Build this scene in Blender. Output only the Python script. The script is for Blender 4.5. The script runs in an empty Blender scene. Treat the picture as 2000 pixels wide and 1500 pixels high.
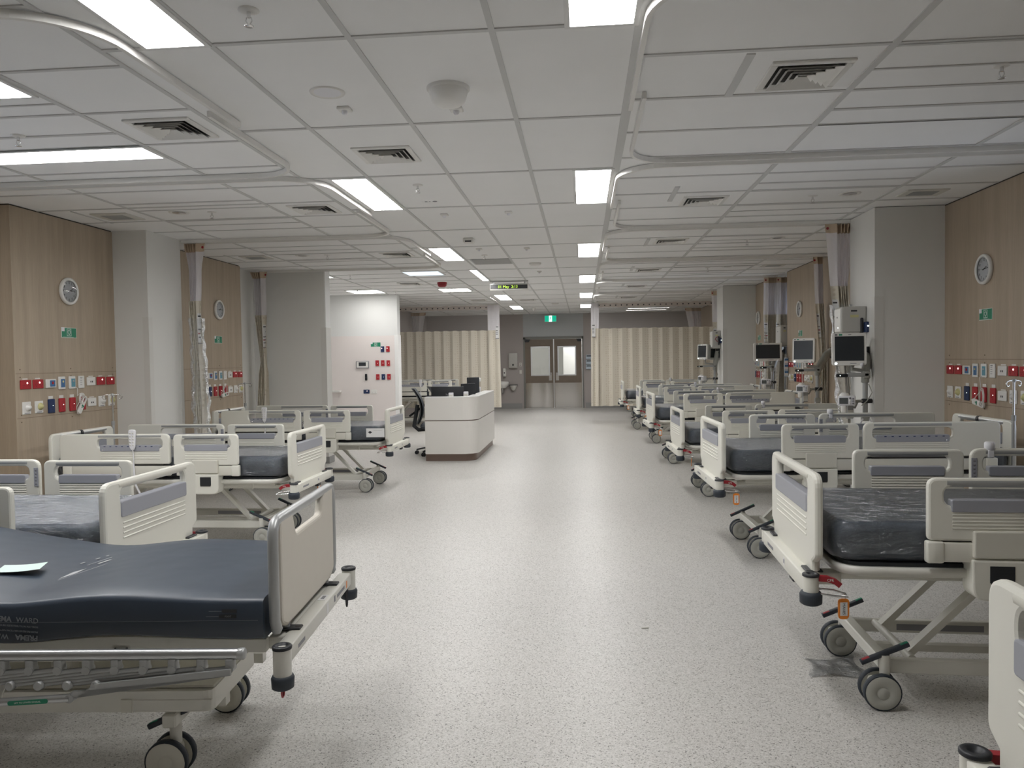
import bpy, bmesh, math, random
from mathutils import Vector, Matrix
C = bpy.context.scene.collection
PI = math.pi
H = 2.855          # ceiling height
random.seed(7)

# ------------------------------------------------------------------ geometry
def V(*a): return Vector(a)

def frame(o, u, v):
    u = Vector(u).normalized(); v = Vector(v).normalized(); w = u.cross(v)
    m = Matrix.Identity(4)
    for i, c in enumerate((u, v, w, Vector(o))):
        for r in range(3): m[r][i] = c[r]
    return m

def rpoly(pts, radii, n=5):
    """round the corners of a 2D polygon"""
    out = []; N = len(pts)
    if not isinstance(radii, (list, tuple)): radii = [radii] * N
    for i in range(N):
        p = Vector(pts[i]); a = Vector(pts[i - 1]); b = Vector(pts[(i + 1) % N]); r = radii[i]
        if r <= 0: out.append((p.x, p.y)); continue
        da = (a - p); db = (b - p); la, lb = da.length, db.length; da /= la; db /= lb
        ang = da.angle(db); t = min(r / math.tan(ang / 2), la * .49, lb * .49)
        p0 = p + da * t; p1 = p + db * t
        for k in range(n + 1):
            s = k / n
            q = p0 * (1 - s) ** 2 + p * 2 * s * (1 - s) * .93 + (p0 + p1) * .5 * 2 * s * (1 - s) * .07 + p1 * s * s
            out.append((q.x, q.y))
    return out

def rrect(x0, y0, x1, y1, r, n=5):
    return rpoly([(x0, y0), (x1, y0), (x1, y1), (x0, y1)], r, n)

class G:
    """collects raw geometry for ONE mesh"""
    def __init__(s): s.v = []; s.f = []; s.m = []; s.sm = []; s.mats = []
    def mi(s, m):
        if m not in s.mats: s.mats.append(m)
        return s.mats.index(m)
    def add(s, vs, fs, m, smooth=False, M=None):
        o = len(s.v); k = s.mi(m)
        if M is not None: vs = [M @ Vector(p) for p in vs]
        s.v += [tuple(p) for p in vs]
        for f in fs:
            s.f.append(tuple(i + o for i in f)); s.m.append(k); s.sm.append(smooth)
        return s
    def from_bm(s, bm, m, smooth=False, M=None):
        bm.verts.index_update()
        s.add([v.co.copy() for v in bm.verts], [[v.index for v in f.verts] for f in bm.faces], m, smooth, M)
        bm.free(); return s
    def box(s, x0, x1, y0, y1, z0, z1, m, bev=0, seg=1, M=None, smooth=False):
        x0, x1 = sorted((x0, x1)); y0, y1 = sorted((y0, y1)); z0, z1 = sorted((z0, z1))
        if bev <= 0:
            vs = [(x, y, z) for z in (z0, z1) for y in (y0, y1) for x in (x0, x1)]
            fs = [(0, 2, 3, 1), (4, 5, 7, 6), (0, 1, 5, 4), (2, 6, 7, 3), (0, 4, 6, 2), (1, 3, 7, 5)]
            return s.add(vs, fs, m, smooth, M)
        bm = bmesh.new(); bmesh.ops.create_cube(bm, size=1)
        for v in bm.verts:
            v.co = Vector(((x0 + x1) / 2 + v.co.x * (x1 - x0), (y0 + y1) / 2 + v.co.y * (y1 - y0), (z0 + z1) / 2 + v.co.z * (z1 - z0)))
        b = min(bev, .49 * min(x1 - x0, y1 - y0, z1 - z0))
        bmesh.ops.bevel(bm, geom=bm.edges[:], offset=b, segments=seg, affect='EDGES', profile=.5)
        return s.from_bm(bm, m, smooth or seg > 1, M)
    def lathe(s, prof, m, M=None, n=20, smooth=True, caps=True):
        """prof: [(r, z)] about local Z"""
        vs = []; fs = []; k = len(prof)
        for i in range(n):
            a = 2 * PI * i / n; c, d = math.cos(a), math.sin(a)
            vs += [(r * c, r * d, z) for r, z in prof]
        for i in range(n):
            j = (i + 1) % n
            for q in range(k - 1): fs.append((i * k + q, j * k + q, j * k + q + 1, i * k + q + 1))
        s.add(vs, fs, m, smooth, M)
        if caps:
            for q, rev in ((0, True), (k - 1, False)):
                if prof[q][0] > 1e-6:
                    r, z = prof[q]
                    ring = [(r * math.cos(2 * PI * i / n), r * math.sin(2 * PI * i / n), z) for i in range(n)]
                    s.add(ring, [tuple(range(n))[::-1] if rev else tuple(range(n))], m, False, M)
        return s
    def cyl(s, p0, p1, r, m, n=14, r2=None, bev=0, smooth=True):
        p0 = Vector(p0); p1 = Vector(p1); d = p1 - p0; L = d.length
        M = Matrix.Translation(p0) @ d.to_track_quat('Z', 'Y').to_matrix().to_4x4()
        r2 = r if r2 is None else r2
        pr = [(r, 0), (r2, L)] if bev <= 0 else [(r - bev, 0), (r, bev), (r2, L - bev), (r2 - bev, L)]
        return s.lathe(pr, m, M, n, smooth)
    def sweep(s, pts, prof, m, closed=False, smooth=True, up=None, caps=True):
        """sweep a closed 2D profile along points"""
        P = [Vector(p) for p in pts]; N = len(P); k = len(prof); vs = []; fs = []
        prev = None
        for i in range(N):
            if closed: t = (P[(i + 1) % N] - P[i - 1])
            else: t = P[min(i + 1, N - 1)] - P[max(i - 1, 0)]
            t.normalize()
            if up is not None:
                a = t.cross(Vector(up)).normalized(); b = a.cross(t).normalized()
            else:
                if prev is None:
                    q = Vector((0, 0, 1)) if abs(t.z) < .9 else Vector((1, 0, 0))
                    a = t.cross(q).normalized()
                else:
                    a = (prev - t * prev.dot(t)).normalized()
                b = a.cross(t).normalized(); prev = a
            sc = 1.0
            vs += [P[i] + a * x + b * y for x, y in prof]
        R = N if closed else N - 1
        for i in range(R):
            j = (i + 1) % N
            for q in range(k):
                w = (q + 1) % k
                fs.append((i * k + q, i * k + w, j * k + w, j * k + q))
        s.add(vs, fs, m, smooth)
        if caps and not closed:
            s.add(vs[:k], [tuple(range(k))[::-1]], m, False); s.add(vs[-k:], [tuple(range(k))], m, False)
        return s
    def tube(s, pts, r, m, n=8, closed=False):
        return s.sweep(pts, [(r * math.cos(2 * PI * i / n), r * math.sin(2 * PI * i / n)) for i in range(n)], m, closed)
    def prism(s, out, z0, z1, m, M=None, smooth=False):
        n = len(out)
        vs = [(x, y, z0) for x, y in out] + [(x, y, z1) for x, y in out]
        fs = [tuple(range(n))[::-1], tuple(range(n, 2 * n))]
        s.add(vs, fs, m, False, M)
        s.add(vs, [(i, (i + 1) % n, (i + 1) % n + n, i + n) for i in range(n)], m, smooth, M)
        return s
    def plate(s, out, holes, th, m, M=None, bev=.006):
        """a flat plate with holes and softly rounded edges; local XY outline, thickness along Z, centred"""
        cu = bpy.data.curves.new('tmp', 'CURVE'); cu.dimensions = '2D'; cu.fill_mode = 'BOTH'
        cu.bevel_depth = bev; cu.bevel_resolution = 1; cu.extrude = max(th / 2 - bev, 1e-4); cu.offset = -bev
        for loop in [out] + list(holes):
            sp = cu.splines.new('POLY'); sp.points.add(len(loop) - 1); sp.use_cyclic_u = True
            for p, (x, y) in zip(sp.points, loop): p.co = (x, y, 0, 1)
        s._curve(cu, m, M, False); return s
    def text(s, txt, size, m, M, ext=.0006, align='CENTER', bold=0):
        cu = bpy.data.curves.new('tmp', 'FONT'); cu.body = txt; cu.size = size; cu.extrude = ext
        cu.align_x = align; cu.align_y = 'CENTER'; cu.resolution_u = 2; cu.offset = bold
        s._curve(cu, m, M, False); return s
    def _curve(s, cu, m, M, smooth):
        ob = bpy.data.objects.new('tmp', cu); C.objects.link(ob)
        dg = bpy.context.evaluated_depsgraph_get(); dg.update()
        me = bpy.data.meshes.new_from_object(ob.evaluated_get(dg))
        bm = bmesh.new(); bm.from_mesh(me); bmesh.ops.remove_doubles(bm, verts=bm.verts, dist=1e-5)
        s.from_bm(bm, m, smooth, M)
        bpy.data.objects.remove(ob); bpy.data.curves.remove(cu); bpy.data.meshes.remove(me)
    def grid(s, f, nu, nv, m, smooth=True, M=None, closed_u=False):
        vs = [f(i / nu, j / nv) for j in range(nv + 1) for i in range(nu + 1)]
        fs = [(j * (nu + 1) + i, j * (nu + 1) + i + 1, (j + 1) * (nu + 1) + i + 1, (j + 1) * (nu + 1) + i) for j in range(nv) for i in range(nu)]
        return s.add(vs, fs, m, smooth, M)
    def build(s, name, parent=None, label=None, M=None):
        me = bpy.data.meshes.new(name); me.from_pydata([tuple(p) for p in s.v], [], s.f)
        for m in s.mats: me.materials.append(m)
        me.polygons.foreach_set('material_index', s.m); me.polygons.foreach_set('use_smooth', s.sm)
        me.update()
        o = bpy.data.objects.new(name, me); C.objects.link(o)
        if M is not None: o.matrix_world = M
        if parent is not None: o.parent = parent
        if label: o['label'] = label
        return o

def tag(o, label, cat, group=None):
    o['label'] = label; o['category'] = cat
    if group: o['group'] = group
    return o
def thing(name, label, cat, loc=(0, 0, 0), rz=0, group=None):
    o = bpy.data.objects.new(name, None); C.objects.link(o); o.empty_display_size = .1
    o.location = loc; o.rotation_euler = (0, 0, rz); return tag(o, label, cat, group)
def struct(o): o['kind'] = 'structure'; return o
def dup(root, loc=None, rz=None, label=None, group=None):
    def cp(o, par):
        c = o.copy(); C.objects.link(c); c.parent = par
        for ch in o.children: cp(ch, c)
        return c
    r = cp(root, None)
    if loc is not None: r.location = loc
    if rz is not None: r.rotation_euler = (0, 0, rz)
    if label: r['label'] = label
    if group: r['group'] = group
    return r

# ----------------------------------------------------------------- materials
def new_mat(name):
    m = bpy.data.materials.new(name); m.use_nodes = True
    nt = m.node_tree; b = nt.nodes['Principled BSDF']; return m, nt, b
def flat(name, col, rough=.5, metal=0, spec=.5, noise=0, nscale=30, bump=0, bscale=200, coat=0, bdist=.003):
    """plain procedural surface with a little tone variation and an optional fine bump"""
    m, nt, b = new_mat(name); N = nt.nodes; L = nt.links
    b.inputs['Base Color'].default_value = (*col, 1); b.inputs['Roughness'].default_value = rough
    b.inputs['Metallic'].default_value = metal; b.inputs['Specular IOR Level'].default_value = spec
    b.inputs['Coat Weight'].default_value = coat
    tc = N.new('ShaderNodeTexCoord')
    if noise:
        t = N.new('ShaderNodeTexNoise'); t.inputs['Scale'].default_value = nscale; t.inputs['Detail'].default_value = 3
        L.new(tc.outputs['Object'], t.inputs['Vector'])
        mx = N.new('ShaderNodeMix'); mx.data_type = 'RGBA'; mx.blend_type = 'MIX'
        mx.inputs['A'].default_value = (*[c * (1 - noise) for c in col], 1); mx.inputs['B'].default_value = (*[min(1, c * (1 + noise)) for c in col], 1)
        L.new(t.outputs['Fac'], mx.inputs['Factor']); L.new(mx.outputs['Result'], b.inputs['Base Color'])
    if bump:
        t2 = N.new('ShaderNodeTexNoise'); t2.inputs['Scale'].default_value = bscale
        L.new(tc.outputs['Object'], t2.inputs['Vector'])
        bp = N.new('ShaderNodeBump'); bp.inputs['Strength'].default_value = bump; bp.inputs['Distance'].default_value = bdist
        L.new(t2.outputs['Fac'], bp.inputs['Height']); L.new(bp.outputs['Normal'], b.inputs['Normal'])
    return m
def emit(name, col, st):
    m, nt, b = new_mat(name)
    b.inputs['Base Color'].default_value = (*col, 1); b.inputs['Emission Color'].default_value = (*col, 1)
    b.inputs['Emission Strength'].default_value = st; b.inputs['Roughness'].default_value = .4
    return m
def ramp(nt, pairs, interp='LINEAR'):
    r = nt.nodes.new('ShaderNodeValToRGB'); r.color_ramp.interpolation = interp
    e = r.color_ramp.elements
    while len(e) < len(pairs): e.new(.5)
    for x, (p, c) in zip(e, pairs): x.position = p; x.color = (*c, 1)
    return r

def make_floor():
    m, nt, b = new_mat('speckled_vinyl'); N, L = nt.nodes, nt.links
    tc = N.new('ShaderNodeTexCoord')
    v = N.new('ShaderNodeTexVoronoi'); v.inputs['Scale'].default_value = 210; v.inputs['Randomness'].default_value = 1
    wn = N.new('ShaderNodeTexNoise'); wn.inputs['Scale'].default_value = 130; wn.inputs['Detail'].default_value = 2
    L.new(tc.outputs['Object'], wn.inputs['Vector'])
    ad = N.new('ShaderNodeVectorMath'); ad.operation = 'MULTIPLY_ADD'; ad.inputs[1].default_value = (.008, .008, .008)
    L.new(wn.outputs['Color'], ad.inputs[0]); L.new(tc.outputs['Object'], ad.inputs[2]); L.new(ad.outputs[0], v.inputs['Vector'])
    sep = N.new('ShaderNodeSeparateColor'); L.new(v.outputs['Color'], sep.inputs['Color'])
    base = (.585, .57, .545)
    r = ramp(nt, [(0, (.17, .165, .155)), (.03, (.36, .35, .33)), (.12, (.50, .485, .46)), (.4, base), (.8, (.65, .635, .61))], 'CONSTANT')
    L.new(sep.outputs['Red'], r.inputs['Fac'])
    big = N.new('ShaderNodeTexNoise'); big.inputs['Scale'].default_value = .8; L.new(tc.outputs['Object'], big.inputs['Vector'])
    L.new(r.outputs['Color'], b.inputs['Base Color'])
    mr = N.new('ShaderNodeMapRange'); mr.inputs['To Min'].default_value = .34; mr.inputs['To Max'].default_value = .42
    L.new(big.outputs['Fac'], mr.inputs['Value']); L.new(mr.outputs['Result'], b.inputs['Roughness'])
    b.inputs['Specular IOR Level'].default_value = .35
    bp = N.new('ShaderNodeBump'); bp.inputs['Strength'].default_value = .05; bp.inputs['Distance'].default_value = .002
    n2 = N.new('ShaderNodeTexNoise'); n2.inputs['Scale'].default_value = 250; L.new(tc.outputs['Object'], n2.inputs['Vector'])
    L.new(n2.outputs['Fac'], bp.inputs['Height']); L.new(bp.outputs['Normal'], b.inputs['Normal'])
    return m
def make_timber():
    m, nt, b = new_mat('timber_laminate'); N, L = nt.nodes, nt.links
    tc = N.new('ShaderNodeTexCoord'); mp = N.new('ShaderNodeMapping'); mp.inputs['Scale'].default_value = (9, 9, .45)
    L.new(tc.outputs['Object'], mp.inputs['Vector'])
    n = N.new('ShaderNodeTexNoise'); n.inputs['Scale'].default_value = 1.3; n.inputs['Detail'].default_value = 6; n.inputs['Roughness'].default_value = .55
    L.new(mp.outputs['Vector'], n.inputs['Vector'])
    mp2 = N.new('ShaderNodeMapping'); mp2.inputs['Scale'].default_value = (160, 160, 6); L.new(tc.outputs['Object'], mp2.inputs['Vector'])
    f = N.new('ShaderNodeTexNoise'); f.inputs['Scale'].default_value = 1; L.new(mp2.outputs['Vector'], f.inputs['Vector'])
    r = ramp(nt, [(.3, (.40, .325, .24)), (.5, (.445, .365, .275)), (.72, (.49, .405, .31))]); L.new(n.outputs['Fac'], r.inputs['Fac'])
    mx = N.new('ShaderNodeMix'); mx.data_type = 'RGBA'; mx.blend_type = 'MULTIPLY'; mx.inputs['Factor'].default_value = .35
    r2 = ramp(nt, [(.3, (.72, .72, .72)), (.7, (1, 1, 1))]); L.new(f.outputs['Fac'], r2.inputs['Fac'])
    L.new(r.outputs['Color'], mx.inputs['A']); L.new(r2.outputs['Color'], mx.inputs['B']); L.new(mx.outputs['Result'], b.inputs['Base Color'])
    b.inputs['Roughness'].default_value = .5
    return m
def make_film():
    """clear polythene: see-through, with sharp crumpled glints"""
    m, nt, b = new_mat('clear_polythene'); N, L = nt.nodes, nt.links
    N.remove(b); out = N['Material Output']
    tr = N.new('ShaderNodeBsdfTransparent'); tr.inputs['Color'].default_value = (.98, .985, .99, 1)
    gl = N.new('ShaderNodeBsdfGlossy'); gl.inputs['Roughness'].default_value = .09; gl.inputs['Color'].default_value = (.95, .97, 1, 1)
    df = N.new('ShaderNodeBsdfDiffuse'); df.inputs['Color'].default_value = (.70, .78, .90, 1)
    tc = N.new('ShaderNodeTexCoord'); mp = N.new('ShaderNodeMapping'); mp.inputs['Scale'].default_value = (4.5, 12, 12); L.new(tc.outputs['Object'], mp.inputs['Vector'])
    n = N.new('ShaderNodeTexNoise'); n.inputs['Scale'].default_value = 1.6; n.inputs['Detail'].default_value = 5; n.inputs['Distortion'].default_value = 2.2
    L.new(mp.outputs['Vector'], n.inputs['Vector'])
    bp = N.new('ShaderNodeBump'); bp.inputs['Strength'].default_value = .9; bp.inputs['Distance'].default_value = .05
    L.new(n.outputs['Fac'], bp.inputs['Height'])
    L.new(bp.outputs['Normal'], gl.inputs['Normal'])
    fr = N.new('ShaderNodeFresnel'); fr.inputs['IOR'].default_value = 1.5
    mr = N.new('ShaderNodeMapRange'); mr.inputs['To Min'].default_value = .05; mr.inputs['To Max'].default_value = .9; L.new(fr.outputs[0], mr.inputs['Value'])
    m1 = N.new('ShaderNodeMixShader'); m1.inputs['Fac'].default_value = .045; L.new(tr.outputs[0], m1.inputs[1]); L.new(df.outputs[0], m1.inputs[2])
    m2 = N.new('ShaderNodeMixShader'); L.new(mr.outputs[0], m2.inputs['Fac']); L.new(m1.outputs[0], m2.inputs[1]); L.new(gl.outputs[0], m2.inputs[2])
    L.new(m2.outputs[0], out.inputs['Surface'])
    return m
def make_net(name, alpha, col):
    """fine white netting, partly see-through"""
    m, nt, b = new_mat(name); N, L = nt.nodes, nt.links
    N.remove(b); out = N['Material Output']
    tr = N.new('ShaderNodeBsdfTransparent'); df = N.new('ShaderNodeBsdfDiffuse'); df.inputs['Color'].default_value = (*col, 1)
    tl = N.new('ShaderNodeBsdfTranslucent'); tl.inputs['Color'].default_value = (*col, 1)
    a = N.new('ShaderNodeMixShader'); a.inputs['Fac'].default_value = .5; L.new(df.outputs[0], a.inputs[1]); L.new(tl.outputs[0], a.inputs[2])
    mx = N.new('ShaderNodeMixShader'); mx.inputs['Fac'].default_value = alpha; L.new(tr.outputs[0], mx.inputs[1]); L.new(a.outputs[0], mx.inputs[2])
    L.new(mx.outputs[0], out.inputs['Surface']); return m
def make_curtain():
    m, nt, b = new_mat('beige_curtain_cloth'); N, L = nt.nodes, nt.links
    uv = N.new('ShaderNodeTexCoord'); mp = N.new('ShaderNodeMapping'); mp.inputs['Scale'].default_value = (1, 1, 1)
    L.new(uv.outputs['Object'], mp.inputs['Vector'])
    v = N.new('ShaderNodeTexVoronoi'); v.inputs['Scale'].default_value = 18; v.inputs['Randomness'].default_value = .25
    L.new(mp.outputs['Vector'], v.inputs['Vector'])
    r = ramp(nt, [(.0, (.61, .54, .43)), (.2, (.65, .58, .475)), (.33, (.74, .69, .59))]); L.new(v.outputs['Distance'], r.inputs['Fac'])
    w = N.new('ShaderNodeTexWave'); w.inputs['Scale'].default_value = 30; w.bands_direction = 'X'; L.new(mp.outputs['Vector'], w.inputs['Vector'])
    mx = N.new('ShaderNodeMix'); mx.data_type = 'RGBA'; mx.blend_type = 'MULTIPLY'; mx.inputs['Factor'].default_value = .12
    L.new(r.outputs['Color'], mx.inputs['A']); L.new(w.outputs['Color'], mx.inputs['B']); L.new(mx.outputs['Result'], b.inputs['Base Color'])
    b.inputs['Roughness'].default_value = .9; b.inputs['Specular IOR Level'].default_value = .15
    return m

M = {}
M['floor'] = make_floor(); M['timber'] = make_timber(); M['film'] = make_film()
M['ceil'] = flat('ceiling_tile_white', (.885, .885, .88), .9, spec=.2, noise=.02, nscale=4, bump=.15, bscale=900)
M['tee'] = flat('ceiling_tee_grey', (.62, .62, .61), .6, spec=.3)
M['teewhite'] = flat('ceiling_tee_white', (.80, .80, .79), .5, spec=.3)
M['paint'] = flat('wall_paint_warm_grey', (.74, .735, .71), .7, spec=.25, noise=.02, nscale=2)
M['paintwhite'] = flat('wall_paint_white', (.85, .85, .84), .65, spec=.3, noise=.015, nscale=2)
M['vinylpink'] = flat('wall_vinyl_blush', (.80, .745, .725), .55, spec=.35, noise=.02, nscale=3)
M['mauve'] = flat('wall_paint_mauve_grey', (.42, .385, .37), .7, spec=.25, noise=.02, nscale=2)
M['overdoor'] = flat('wall_panel_grey', (.48, .50, .51), .6, spec=.3)
M['skirt'] = flat('skirting_grey_vinyl', (.30, .30, .29), .5)
M['guard'] = flat('corner_guard_plastic', (.69, .68, .65), .35)
M['dark'] = flat('shadow_gap_black', (.03, .028, .025), .6)
M['seam'] = flat('panel_joint_brown', (.22, .165, .115), .6)
M['cream'] = flat('bed_plastic_cream', (.745, .735, .665), .38, spec=.45, bump=.03, bscale=500)
M['creamdk'] = flat('bed_plastic_beige', (.66, .645, .575), .42)
M['board'] = flat('bed_board_beige', (.64, .60, .53), .5, noise=.02, nscale=20)
M['lilac'] = flat('bed_band_lilac_grey', (.335, .345, .385), .4)
M['steelpaint'] = flat('bed_frame_paint', (.68, .67, .615), .35, spec=.5)
M['alu'] = flat('satin_aluminium', (.55, .56, .57), .32, metal=.85)
M['silver'] = flat('silver_grey_paint', (.42, .43, .43), .35, metal=.3)
M['chrome'] = flat('chrome', (.75, .75, .75), .12, metal=1)
M['black'] = flat('black_plastic', (.018, .02, .024), .45)
M['rubber'] = flat('blue_black_rubber', (.028, .036, .048), .55)
M['mattress'] = flat('mattress_slate_fabric', (.028, .042, .062), .5, spec=.5, noise=.08, nscale=6, bump=.06, bscale=900)
M['mattress2'] = flat('mattress_slate_coated', (.040, .055, .080), .40, spec=.6, noise=.05, nscale=5, bump=.35, bscale=4, bdist=.02)
M['print'] = flat('mattress_print_grey', (.30, .32, .35), .5)
M['printlt'] = flat('mattress_print_pale', (.42, .43, .45), .5)
M['red'] = flat('outlet_red', (.42, .018, .028), .35)
M['darkred'] = flat('lever_red', (.33, .02, .03), .35)
M['navy'] = flat('outlet_navy', (.016, .035, .11), .35)
M['blue'] = flat('outlet_blue', (.06, .17, .36), .35)
M['teal'] = flat('outlet_teal', (.13, .33, .42), .35)
M['white'] = flat('white_plastic', (.78, .77, .74), .35)
M['offwhite'] = flat('offwhite_plastic', (.66, .65, .60), .4)
M['yellow'] = flat('yellow_plastic', (.60, .57, .28), .4)
M['orange'] = flat('orange_plastic', (.85, .27, .035), .35)
M['green'] = flat('sign_green', (.008, .22, .12), .4)
M['signwhite'] = flat('sign_white', (.72, .80, .76), .4)
M['pinklamp'] = emit('neon_indicator', (1, .75, .72), 1.6)
M['led'] = emit('white_indicator', (.9, 1, .95), 2.5)
M['wheelgrey'] = flat('castor_grey', (.42, .42, .38), .42)
M['paper'] = flat('paper_mint', (.68, .84, .78), .8)
M['paperw'] = flat('paper_white', (.80, .80, .80), .8)
M['ink'] = flat('ink_dark', (.03, .03, .035), .6)
M['inkgrey'] = flat('ink_grey', (.25, .25, .27), .6)
M['lamp'] = emit('lit_panel_diffuser', (1.0, .99, .978), 26)
M['lampblue'] = emit('daylight_panel_diffuser', (.74, .87, 1.0), 1.0)
M['lampwarm'] = emit('dim_panel_diffuser', (1.0, .985, .955), 10.5)
M['net'] = make_net('white_netting', .88, (.88, .86, .89)); M['netthin'] = make_net('white_netting_thin', .16, (.62, .62, .62))
M['curtain'] = make_curtain(); M['header'] = flat('curtain_header_peach', (.62, .50, .38), .9, spec=.1, noise=.06, nscale=30)
M['headerpale'] = flat('curtain_header_pale', (.66, .60, .56), .9, spec=.1)
M['desk'] = flat('desk_laminate_white', (.76, .74, .705), .35, noise=.015, nscale=5)
M['desktop'] = flat('desk_top_white', (.83, .83, .82), .3)
M['bronze'] = flat('brushed_bronze', (.20, .145, .12), .38, metal=.6)
M['steel'] = flat('brushed_steel', (.50, .48, .46), .17, metal=1)
M['doorwood'] = flat('door_brown_laminate', (.165, .128, .095), .5, noise=.12, nscale=9)
M['doorframe'] = flat('door_frame_grey', (.20, .20, .185), .5)
M['screen'] = flat('dark_screen', (.035, .04, .045), .25, spec=.5)
M['paintnurse'] = flat('wall_paint_alcove', (.77, .775, .765), .65, spec=.3, noise=.015, nscale=2)
M['lcd'] = flat('module_display', (.10, .11, .11), .2)
M['armgrey'] = flat('monitor_arm_grey', (.36, .36, .33), .4)
M['boxgrey'] = flat('enclosure_grey', (.52, .51, .48), .45)
M['ledtext'] = emit('clock_green_led', (.62, .95, .10), 1.3)
M['exitgreen'] = emit('exit_sign_green', (.0, .36, .22), 1.0)
M['exitwhite'] = emit('exit_sign_white', (.75, 1, .95), 1.3)
M['dialgrey'] = flat('clock_dial_grey', (.78, .78, .81), .4)
M['clearrack'] = flat('rack_pale_blue', (.50, .58, .66), .2)
M['alarmred'] = flat('alarm_red', (.30, .02, .03), .4)
def make_glass():
    m, nt, b = new_mat('clear_glass'); N, L = nt.nodes, nt.links; N.remove(b); out = N['Material Output']
    tr = N.new('ShaderNodeBsdfTransparent'); tr.inputs['Color'].default_value = (.96, .975, .97, 1); gl = N.new('ShaderNodeBsdfGlossy'); gl.inputs['Roughness'].default_value = .03
    fr = N.new('ShaderNodeFresnel'); fr.inputs['IOR'].default_value = 1.45; mx = N.new('ShaderNodeMixShader')
    L.new(fr.outputs[0], mx.inputs['Fac']); L.new(tr.outputs[0], mx.inputs[1]); L.new(gl.outputs[0], mx.inputs[2]); L.new(mx.outputs[0], out.inputs['Surface']); return m
M['glass'] = make_glass()
# ================================================================= the room
XL, XR, YB, YF = -5.15, 3.32, -4.0, 23.45
g = G(); g.box(-6.6, 3.6, YB - .2, 27.5, -.1, 0, M['floor']); struct(g.build('floor'))

# ceiling: tiles with a hanging tee grid, access strips and perimeter
g = G(); g.box(-6.6, 3.6, YB - .2, 27.5, H, H + .1, M['ceil'])
def teex(x, y0, y1, w=.026, m='tee'): g.box(x - w / 2, x + w / 2, y0, y1, H - .006, H + .002, M[m])
def teey(y, x0, x1, w=.026, m='tee'): g.box(x0, x1, y - w / 2, y + w / 2, H - .0055, H + .002, M[m])
for x in (-2.05, -1.556, -.956, -.356): teex(x, YB, YF)
teex(.255, YB, YF, .052); teex(-2.68, YB, YF, .03); teex(-3.9, YB, YF)
teex(1.375, YB, YF, .034); teex(2.58, YB, YF, .03)
k = -6
while 3.2 + 1.2 * k < YF:
    teey(3.2 + 1.2 * k, -2.05, .255); k += 1
y = 3.6 - .6 * 12
while y < YF:
    teey(y, .255, XR); y += .5965
y = 3.98 - .605 * 13
while y < YF:
    teey(y, XL if y < 11.1 else -6.2, -2.05, .022); y += .605
for yb in (2.75, 5.45, 8.15, 10.85, 13.55, 16.25, 18.95):          # extra lines beside each bay boundary
    for d, w in ((.83, .03), (1.12, .014), (1.72, .03), (2.0, .014)):
        teey(yb - 2.7 + d, 1.375, 2.58, w)
    teex(.77, yb - 2.7 + .85, yb - 2.7 + 1.42, .04)
for yb in (5.43, 8.15, 11.05):
    for d, w in ((.80, .028), (1.08, .014), (1.60, .028), (1.85, .014)):
        teey(yb - 2.7 + d, -3.9, -2.7, w)
    teex(-4.45, yb - 2.7 + 1.0, yb - 2.7 + 1.6, .02)
struct(g.build('ceiling'))

# --- walls of the desk side
g = G(); P = M['paint']
g.box(-5.5, XL, YB, 2.9, 0, H, M['timber']); g.box(-5.5, XL, 5.4, 11.33, 0, H, M['timber']); g.box(-5.5, XL, 2.9, 5.4, 0, .9, M['timber']); g.box(-5.5, XL, 2.9, 5.4, 2.6, H, M['timber'])
g.box(XL, -4.72, 6.05, 7.46, 0, H - .012, M['timber'])           # clad bay behind the second bed
g.box(XL, -4.72, 8.12, 10.39, 0, H - .012, M['timber'])
g.box(XL, -4.73, 6.06, 10.38, H - .012, H, M['dark'])
for (y0, y1) in ((6.05, 7.46), (8.12, 10.39)):
    for z in (1.44, 1.063): g.box(-4.721, -4.7185, y0 + .01, y1, z - .002, z + .002, M['seam'])
    ym = 6.76 if y0 < 7 else 9.71
    for z in (1.475, 1.41, 1.09, 1.03):
        for y in (y0 + .06, ym, y1 - .06):
            if y0 > 8 and y < 8.5: continue
            g.cyl((-4.72, y, z), (-4.717, y, z), .006, M['seam'], 8)
g.box(XL, -4.86, 10.39, 11.12, 0, H, P)
struct(g.build('wall_left'))
g = G(); g.box(XL, -3.76, 11.12, 11.33, 0, H, M['paintwhite'])
g.box(-4.71, -3.775, 11.117, 11.121, 0, H, P)
struct(g.build('wall_left_return'))
g = G(); g.box(XL, -4.36, 7.46, 8.12, 0, H, P); struct(g.build('pillar_left'))
g = G(); g.box(-6.4, -6.2, 11.33, 15.6, 0, H, M['paintwhite']); g.box(-6.4, XL, 11.25, 11.33, 0, H, M['paintwhite']); struct(g.build('wall_alcove'))
# back wall of the nurse alcove: white above, blush vinyl below
g = G(); g.box(-6.4, -3.735, 15.45, 15.68, 2.02, H, M['paintnurse']); g.box(-6.4, -3.735, 15.445, 15.68, 0, 2.02, M['vinylpink'])
g.box(-3.80, -3.725, 15.44, 15.69, 0, 2.03, M['paintwhite'])
struct(g.build('wall_nurse'))
g = G(); g.box(XL - .2, -4.75, 15.68, YF, 0, H, M['mauve']); struct(g.build('wall_left_rear'))

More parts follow.
